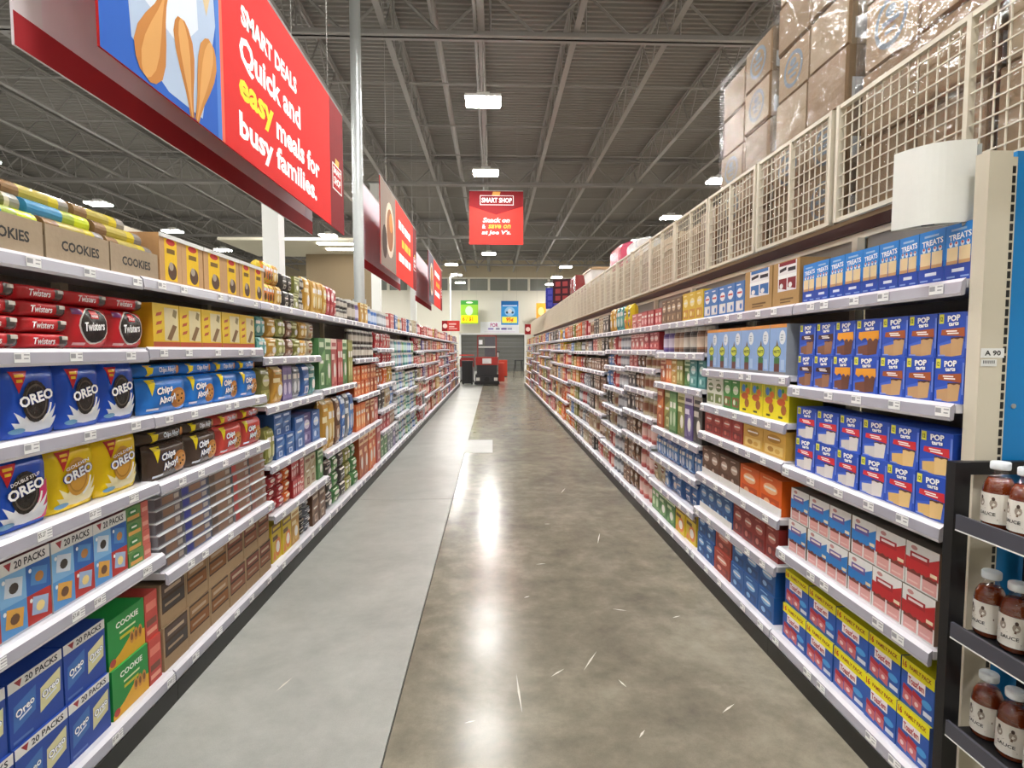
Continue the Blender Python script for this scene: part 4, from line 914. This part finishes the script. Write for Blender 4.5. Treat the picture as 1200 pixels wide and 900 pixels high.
sheet(p, 'aisle_banner', 'banner', (-1.75, 4.68, 2.955), R(90), 'long red banner about quick easy meals with chicken drumsticks', 'banner', 'double banners over the cookie shelving', ((-1.5, 3.96), (1.5, 3.96)))
def backsheet(y, label):
    p = Pack(4.1, 1.37, .012, 'e2d8e0', side='e2d8e0', eps=.0008); back_art(p)
    sheet(p, 'aisle_banner', 'banner', (-2.12, y, 2.955), R(90), label, 'banner', 'double banners over the cookie shelving', ((-1.5, 3.96), (1.5, 3.96)))
backsheet(4.68, 'mauve gray banner with a red foot behind the chicken drumstick banner')
def far_banner(y, words, art, label, lab2):
    p = Pack(4.1, 1.37, .012, 'e0382c', side='b02020', eps=.0008)
    p.rect(0, 0, .34, 1, art); p.ell(.2, .5, .1, .34, 'd8c4b0'); p.ell(.2, .5, .075, .26, '9a6a4c'); p.ell(.22, .6, .04, .12, 'c88a50', 12); p.ell(.08, .3, .05, .2, '4a3a34', 12)
    p.rect(.87, 0, 1, 1, '7c2226'); logo(p, .935, .44, .09, .26)
    for i, (t, c) in enumerate(words): [p.rect(.42 + q[0], .68 - i * .22, .42 + q[1], .79 - i * .22, c) for q in ((0, .07), (.085, .15), (.17, .27), (.285, .36))[i % 2:]]
    sheet(p, 'aisle_banner', 'banner', (-1.75, y, 2.955), R(90), label, 'banner', 'double banners over the cookie shelving', ((-1.5, 3.96), (1.5, 3.96))); backsheet(y, lab2)
far_banner(10.95, (('Great fresh', 'ffffff'), ('prices', 'f0c040'), ('for all', 'ffffff')), '8a7a70', 'red banner with a food photograph just past the pipe pole', 'mauve gray banner sheet just past the pipe pole')
far_banner(17.5, (('Snack', 'ffffff'), ('and', 'f0a030'), ('save', 'ffffff')), '6a6470', 'red and orange banner, last of the row over the shelving', 'mauve gray banner sheet, last of the row over the shelving')
# red sign above the middle of the aisle
p = Pack(1.56, 1.52, .012, 'c43a34', side='8a2020', eps=.0015)
p.pol([(0, .72), (.5, .56), (1, .72), (1, 1), (0, 1)], '7c2226'); p.rect(.2, .74, .82, .92, 'e8d8d8'); p.rect(.21, .75, .81, .91, '7c2226'); p.text('SMART SHOP', .51, .83, .56, .09, 'f0e8e8', .03); p.pol([(.42, .92), (.56, .92), (.58, .99), (.44, .99)], 'd89a50')
p.text('Snack on', .5, .46, .5, .09, 'f4dede', .03, 0, .2); p.text('&', .27, .34, .06, .08, 'f4dede', .03); p.text('save on', .56, .34, .42, .075, 'e0a040', .03, 0, .2); p.text("at Joe V's.", .5, .22, .54, .1, 'f4dede', .03, 0, .2)
sheet(p, 'hanging_sign', 'banner', (.12, 16.3, 4.645), 0, 'square red shop sign hanging above the middle of the aisle', 'sign', None, ((-.6, 2.13), (.6, 2.13)))
# far wall banners
p = Pack(1.26, 1.68, .012, '86b83c', eps=.003); p.rect(0, .82, 1, 1, '3f8a3c'); p.ell(.5, .91, .2, .04, 'd8ecc8'); p.ell(.48, .56, .22, .2, 'b8ccb0'); p.rect(.03, .04, .97, .36, 'f0e020'); p.text('6 / $1', .4, .2, .6, .2, 'c06020', .03)
sheet(p, 'wall_banner', 'banner', (-1.66, 40.6, 3.5), 0, 'green and yellow price banner hanging before the far wall', 'banner', None, ((-.5, 3.2), (.5, 3.2)))
p = Pack(1.26, 1.72, .012, '3a8ac8', eps=.003); p.rect(0, .8, 1, 1, '2a68a8'); p.rect(.08, .78, .92, .83, 'b8d4ec'); p.ell(.5, .56, .3, .2, '8cb8dc'); p.ell(.34, .52, .07, .05, '3a4a5c'); p.ell(.66, .52, .07, .05, '3a4a5c'); p.ell(.5, .58, .12, .1, 'c8c8cc'); p.rect(.06, .08, .92, .34, 'f0e050'); p.text('95¢', .5, .21, .42, .2, 'd02a20', .035)
sheet(p, 'wall_banner', 'banner', (1.27, 40.6, 3.42), 0, 'blue price banner with a yellow strip before the far wall', 'banner', None, ((-.5, 3.2), (.5, 3.2)))
p = Pack(2.9, .84, .03, 'eeeef2', eps=.003); p.text('FOR', .36, .72, .2, .36, 'b03a7a', .03)
for a, b, c in ((.2, .34, '9a8ac0'), (.4, .5, '8a86a0'), (.54, .68, '6a5aa0'), (.7, .82, '9a9ab8')): p.rect(a, .3, b, .46, c)
p.rect(.1, .1, .9, .13, 'd8b8d0'); o = obj('wall_sign', None, None, (.55, 41.9, 2.86), 0, uniq('white sign with purple lettering above the dark roll door'), 'sign'); obj('sign_panel', p.mesh('sign_panel', 'banner'), o)
p = Pack(.7, 1.7, .012, 'e08a2c', eps=.003); p.rect(.05, .05, .95, .35, 'f0d040'); p.ell(.5, .65, .3, .18, 'f0c080')
sheet(p, 'wall_banner', 'banner', (3.55, 40.6, 3.3), 0, 'orange price banner at the far wall partly behind the mesh', 'banner', None, ((-.3, 3.3), (.3, 3.3)))
for i, (x, z, y) in enumerate(((-1.83, 2.42, 24.6), (1.86, 2.3, 25.15))):
    p = Pack(.78, .46, .02, 'c8403a', eps=.002); p.rect(0, 0, .3, 1, '8c2428'); p.ell(.18, .5, .13, .22, 'f0d8d0'); p.rect(.4, .62, .8, .76, 'e8b8b0'); p.rect(.4, .38, .7, .5, 'e8b8b0'); p.rect(.4, .2, .85, .28, 'e8b8b0')
    o = obj('end_sign', None, None, (x, y, 1.9), 0, uniq('small red aisle-end sign on a post at the far ' + ('cookie', 'pastry')[i] + ' shelving'), 'sign', 'red aisle-end signs')
    c = obj('sign_panel', p.mesh('sign_panel', 'banner'), o, (0, 0, z - 1.9)); g = G(); g.tube((0, .035, -1.9), (0, .035, z - 1.9 + .3), .015, 6); obj('post', g.mesh('post', 'galv'), o)
o = obj('white_pipe', None, None, (-2.35, 31.5, 0), label=uniq('thin white bent pipe hanging beside the far cross aisle lamps'), cat='pipe')
g = G(); g.tube((0, 0, 0), (0, 0, 5.7), .045, 8); obj('drop', g.mesh('drop', 'white'), o); g = G(); g.tube((0, 0, 5.7), (.5, 0, 5.78), .045, 8); obj('bend', g.mesh('bend', 'white'), o)

# ------------------------------------------------------------------ end post, blue panel, flag sign
o = obj('end_post', None, None, (1.537, 1.71, 0), label=uniq('cream slotted steel post at the near end of the pastry shelving'), cat='post')
g = G(); g.box(0, .075, -.01, .04, 0, 2.215); obj('post_face', g.mesh('post_face', 'cream'), o); g = G(); g.box(.075, .1, .0, .04, 0, 2.2); obj('slot_strip', g.mesh('slot_strip', 'cream'), o)
g = G(); g.box(.081, .094, -.002, .001, 0, .022); m_ = g.mesh('slot', 'black')
for k in range(62): obj('slot', m_, o, (0, 0, .35 + .0295 * k))
p = Pack(.075, .03, .002, 'f4f4f2', eps=.0004); p.text('A 90', .5, .5, .7, .55, '222222', .03); obj('number_label', p.mesh('number_label', 'tag'), o, (.04, -.0125, 1.575))
p = Pack(.05, .022, .002, 'ececea', eps=.0004)
for k in range(7): p.rect(.1 + k*.115, .4, .16 + k*.115, .85, '55585c')
obj('barcode_label', p.mesh('barcode_label', 'tag'), o, (.03, -.0125, 1.548))
o = obj('graphic_board', None, None, (1.64, 1.715, 0), label=uniq('glossy blue end panel beside the slotted post'), cat='panel')
g = G(); g.box(0, .9, 0, .02, .1, 2.22); obj('panel_sheet', g.mesh('panel_sheet', 'blue'), o); g = G(); g.tube((.03, -.003, 1.42), (.03, .001, 1.42), .008, 10); obj('screw', g.mesh('screw', 'galv'), o)
o = obj('flag_sign', None, None, (1.495, 1.87, 2.02), math.atan2(-.15, .16), uniq('blank white curved flag sign jutting from the cream post'), 'sign')
g = G(); n = 12; w = .225; top = [(-w/2 + w*k/n, -.045 * math.sin(math.pi * k / n)) for k in range(n + 1)]
for (xa, ya), (xb, yb) in zip(top, top[1:]): g.poly([(xa, ya, 0), (xb, yb, 0), (xb, yb, .265), (xa, ya, .265)])
g.poly([(x_, y_, .265) for x_, y_ in top] + [(w/2, .01, .265), (-w/2, .01, .265)]); g.poly([(-w/2, .01, 0), (-w/2, .01, .265), (w/2, .01, .265), (w/2, .01, 0)])
g.poly([(w/2, 0, 0), (w/2, .01, 0), (w/2, .01, .265), (w/2, 0, .265)]); g.poly([(-w/2, 0, 0), (-w/2, 0, .265), (-w/2, .01, .265), (-w/2, .01, 0)])
obj('curved_face', g.mesh('curved_face', 'signw'), o)
g = G(); g.poly([(x_ * .97, y_ * .96, .004) for x_, y_ in top] + [(w/2 * .97, .009, .004), (-w/2 * .97, .009, .004)]); obj('bottom_plate', g.mesh('bottom_plate', mat('sign_underside', 'b4b4b0', .4)), o)
g = G(); g.box(-.025, .012, -.022, -.012, .001, .003); obj('bottom_slot', g.mesh('bottom_slot', 'black'), o)
g = G(); g.tube((w/2 - .03, .0, -.004), (w/2 + .005, .0, .004), .008, 8); obj('clip', g.mesh('clip', 'galv'), o)
g = G(); g.box(w/2 - .01, w/2 + .012, .01, .028, 0, .25); obj('bracket', g.mesh('bracket', 'galv'), o)

# ------------------------------------------------------------------ black rack of sauce bottles
RX, RY0, RY1 = 1.44, .95, 1.692
o = obj('bottle_rack', None, None, (RX, RY0, 0), label=uniq('black steel side rack holding sauce bottles by the pastry boxes'), cat='rack')
def rb(name, x0, x1, y0, y1, z0, z1, m='black', par=o):
    g = G(); g.box(x0, x1, y0, y1, z0, z1); return obj(name, g.mesh(name, m), par)
Ly = RY1 - RY0
rb('post', 0, .05, Ly - .035, Ly, 0, 1.25); rb('post', .27, .31, Ly - .035, Ly, 0, 1.25); rb('post', 0, .05, 0, .035, 0, 1.25); rb('post', .27, .31, 0, .035, 0, 1.25)
rb('top_bar', .05, .27, Ly - .03, Ly - .005, 1.21, 1.25); rb('top_bar', .05, .27, .005, .03, 1.21, 1.25); rb('base_bar', .05, .27, Ly - .03, Ly - .005, .02, .08)
for k in range(9): rb('back_wire', .288, .294, .04, Ly - .04, .2 + .12 * k, .206 + .12 * k)
lipm = mat('dark_grey_lip', '4a4a54', .35); SHZ = (.405, .722, 1.062)
for z in SHZ:
    s_ = rb('rack_shelf', .03, .28, .02, Ly - .05, z - .012, z); rb('shelf_lip', -.018, -.008, -.02, Ly - .065, z - .012, z + .034, lipm, s_); rb('lip_edge', -.019, -.007, -.02, Ly - .065, z - .016, z - .012, 'white', s_)
    rb('lip_web', -.008, .03, .02, Ly - .07, z - .012, z - .008, lipm, s_)
prof = [(0, 0), (.036, 0), (.04, .006), (.041, .03), (.041, .115), (.038, .133), (.03, .15), (.021, .163), (.018, .172), (.018, .182)]
gs = G(); gs.lathe([(max(0, r - .0015), z + .001) for r, z in prof[:7]] + [(0, .151)], 20); gg = G(); gg.lathe(prof, 20)
gc = G(); gc.lathe([(0, .178), (.024, .178), (.025, .182), (.025, .198), (.023, .201), (0, .201)], 20, 'e8edf2')
gl = G(); gl.lathe([(.0416, .018), (.0416, .108)], 16, 'ece6dc', a0=95, a1=265)
def curve_art(g, pts, col, r):
    i = len(g.v)
    for a, z in pts: g.v.append((r * math.cos(R(a)), r * math.sin(R(a)), z))
    g.f.append(tuple(range(i, i + len(pts)))[::-1]); g.c.append(col); g.m.append(0)
# label print: local -X faces the aisle; angles 95..265 around
def ca_ell(a, z, ra, rz, c, r): curve_art(gl, [(a + ra * math.cos(2*math.pi*k/10), z + rz * math.sin(2*math.pi*k/10)) for k in range(10)], c, r)
for a in (212, 166): ca_ell(a, .078, 13, .013, 'a89a8c', .0421); ca_ell(a, .092, 6, .006, '4a3a30', .0424)
curve_art(gl, [(120, .048), (150, .052), (180, .06), (210, .062), (250, .06), (250, .066), (210, .07), (180, .068), (150, .058), (120, .056)], '6a4a34', .0422)
v, f = text2d('SAUCE', .02); i = len(gl.v); gl.v += [(.0424 * math.cos(R(190 + x * 62)), .0424 * math.sin(R(190 + x * 62)), .046 + yv * .01) for x, yv in v]
for q in f: gl.f.append(tuple(i + k for k in q)); gl.c.append('2a2420'); gl.m.append(0)
curve_art(gl, [(150, .03), (228, .03), (228, .033), (150, .033)], '8a8078', .0422)
msauce, mglass, mcap, mlab = gs.mesh('sauce', 'sauce', True), gg.mesh('sauce_bottle', 'glass', True), gc.mesh('cap', 'plastic', True), gl.mesh('paper_label', 'tag')
bn = 0
for zi, z in enumerate(SHZ):
    for r in range(2):
        for k in range(4):
            y = 1.61 - .088 * k - (.0 if zi == 1 else .01); x = 1.53 + .087 * r
            if y < .95 or (r == 1 and k == 0) or (r == 2 and k < 2): continue
            o = obj('sauce_bottle', mglass, None, (x, y - .02 * (r % 2), z + .001), R(random.uniform(-14, 14)), uniq(f"glass bottle of red-brown sauce, {('bottom', 'middle', 'top')[zi]} rack shelf, {ORD[r + 1]} row back, {ORD[k + 1]} from the post"), 'bottle', 'sauce bottles on the black rack')
            obj('sauce', msauce, o); obj('cap', mcap, o); obj('paper_label', mlab, o)

# ------------------------------------------------------------------ things at the far end of the aisle
red, dk = 'b83028', '26262a'
o = obj('stacker_truck', None, None, (-.25, 25.2, 0), label=uniq('red and black electric stacker truck parked at the end of the aisle'), cat='truck')
def tp(name, boxes, m='paint', par=o, loc=(0, 0, 0)):
    g = G()
    for b in boxes: g.box(*b[:6], b[6])
    return obj(name, g.mesh(name, m), par, loc)
tp('chassis', [(-.52, .52, -.3, .9, .08, .5, dk), (-.5, .5, -.34, -.3, .12, .42, '303034')])
tp('bumper', [(-.56, .56, -.4, -.3, .06, .2, '1c1c1e')]); tp('hood', [(-.45, .45, -.25, .8, .5, .92, '2e2e32')]); tp('red_cover', [(-.5, .5, -.28, .2, .92, 1.28, 'a42c26')]); tp('number_plate', [(-.2, .2, -.3, -.28, .98, 1.22, 'dcdcdc')])
for x in (-.4, .4): tp('lamp', [(x - .08, x + .08, -.36, -.34, .22, .36, 'e8e8e0')])
for x in (-.46, .46): g = G(); g.tube((x - .06, .5, .12), (x + .06, .5, .12), .12, 14); obj('wheel', g.mesh('wheel', 'black'), o)
g = G(); g.tube((0, -.38, .28), (0, -.34, .28), .12, 14, '121214'); obj('tow_hub', g.mesh('tow_hub', 'black'), o)
tp('mast', [(-.45, -.39, .1, .2, .5, 2.28, '7a2c28'), (.39, .45, .1, .2, .5, 2.28, '7a2c28'), (-.45, .45, .1, .2, 2.2, 2.28, '7a2c28'), (-.39, .39, .1, .18, 1.7, 1.76, 'c8c8c4')])
tp('guard_panel', [(-.1, .36, .12, .16, 1.78, 2.18, '4a4a50')]); tp('guard_panel', [(-.1, .36, .12, .16, 1.3, 1.68, '44444a')]); tp('screen', [(-.36, -.2, .06, .1, 1.85, 2.05, 'e8e8ea')])
tp('battery_box', [(.52, .8, .3, .9, .15, 1.0, 'c23a28')]); tp('lever', [(.48, .52, -.1, -.06, 1.28, 1.5, 'd8d8d4'), (.44, .58, -.12, -.04, 1.48, 1.54, '26262a')])
o = obj('waste_bin', None, None, (-1.15, 25.6, 0), label=uniq('black wheeled waste bin beside the stacker truck'), cat='bin')
tp('bin_body', [(-.24, .24, -.28, .28, .06, 1.02, '1a1a1c')], par=o); tp('bin_lid', [(-.26, .26, -.3, .3, 1.02, 1.1, '242428')], par=o); tp('handle', [(-.2, .2, .3, .34, 1.0, 1.05, '1a1a1c')], par=o)
for x in (-.2, .2): g = G(); g.tube((x - .03, .2, .07), (x + .03, .2, .07), .07, 12); obj('wheel', g.mesh('wheel', 'black'), o)
o = obj('shopping_cart', None, None, (-1.25, 27.6, 0), label=uniq('red handled cart standing behind the black waste bin'), cat='cart')
tp('basket', [(-.35, .35, -.4, -.37, .8, 1.12, '8a2422'), (-.35, .35, .37, .4, .8, 1.2, '8a2422'), (-.35, -.32, -.4, .4, .8, 1.15, '8a2422'), (.32, .35, -.4, .4, .8, 1.15, '8a2422'), (-.35, .35, -.4, .4, .78, .8, 'a02a28')], par=o)
tp('frame', [(-.33, -.29, -.38, -.34, 0.1, .8, '8a8a8c'), (.29, .33, -.38, -.34, .1, .8, '8a8a8c'), (-.33, -.29, .34, .38, .1, .8, '8a8a8c'), (.29, .33, .34, .38, .1, .8, '8a8a8c')], par=o)
tp('handle', [(-.36, .36, -.5, -.46, 1.32, 1.37, 'c83028')], par=o)
for x in (-.31, .31):
    for y in (-.36, .36): g = G(); g.tube((x - .02, y, .06), (x + .02, y, .06), .06, 10); obj('wheel', g.mesh('wheel', 'black'), o)
o = obj('red_cabinet', None, None, (.62, 33, 0), label=uniq('red floor cabinet standing behind the stacker truck'), cat='cabinet')
tp('body', [(-.25, .25, -.25, .25, .05, 1.0, 'c0381f')], par=o); tp('door', [(-.22, .22, -.27, -.25, .1, .95, 'b8341c')], par=o); tp('plinth', [(-.23, .23, -.23, .23, 0, .05, '202020')], par=o)
o = obj('folding_stand', None, None, (1.55, 33, 0), R(10), uniq('dark folded stand leaning open before the roll door'), 'stand')
for x in (-.25, .25):
    for y in (-.2, .2): g = G(); g.tube((x, y * 1.4, 0), (x * .7, y * .2, 1.0), .02, 6); obj('leg', g.mesh('leg', 'black'), o)
tp('seat', [(-.28, .28, -.1, .1, .95, 1.0, '222224')], par=o)
for L_, c_ in USED.items():
    if c_ > 1: print('DUPLICATE LABEL', c_, L_)
    if len(L_.split()) > 16: print('LONG LABEL', L_)
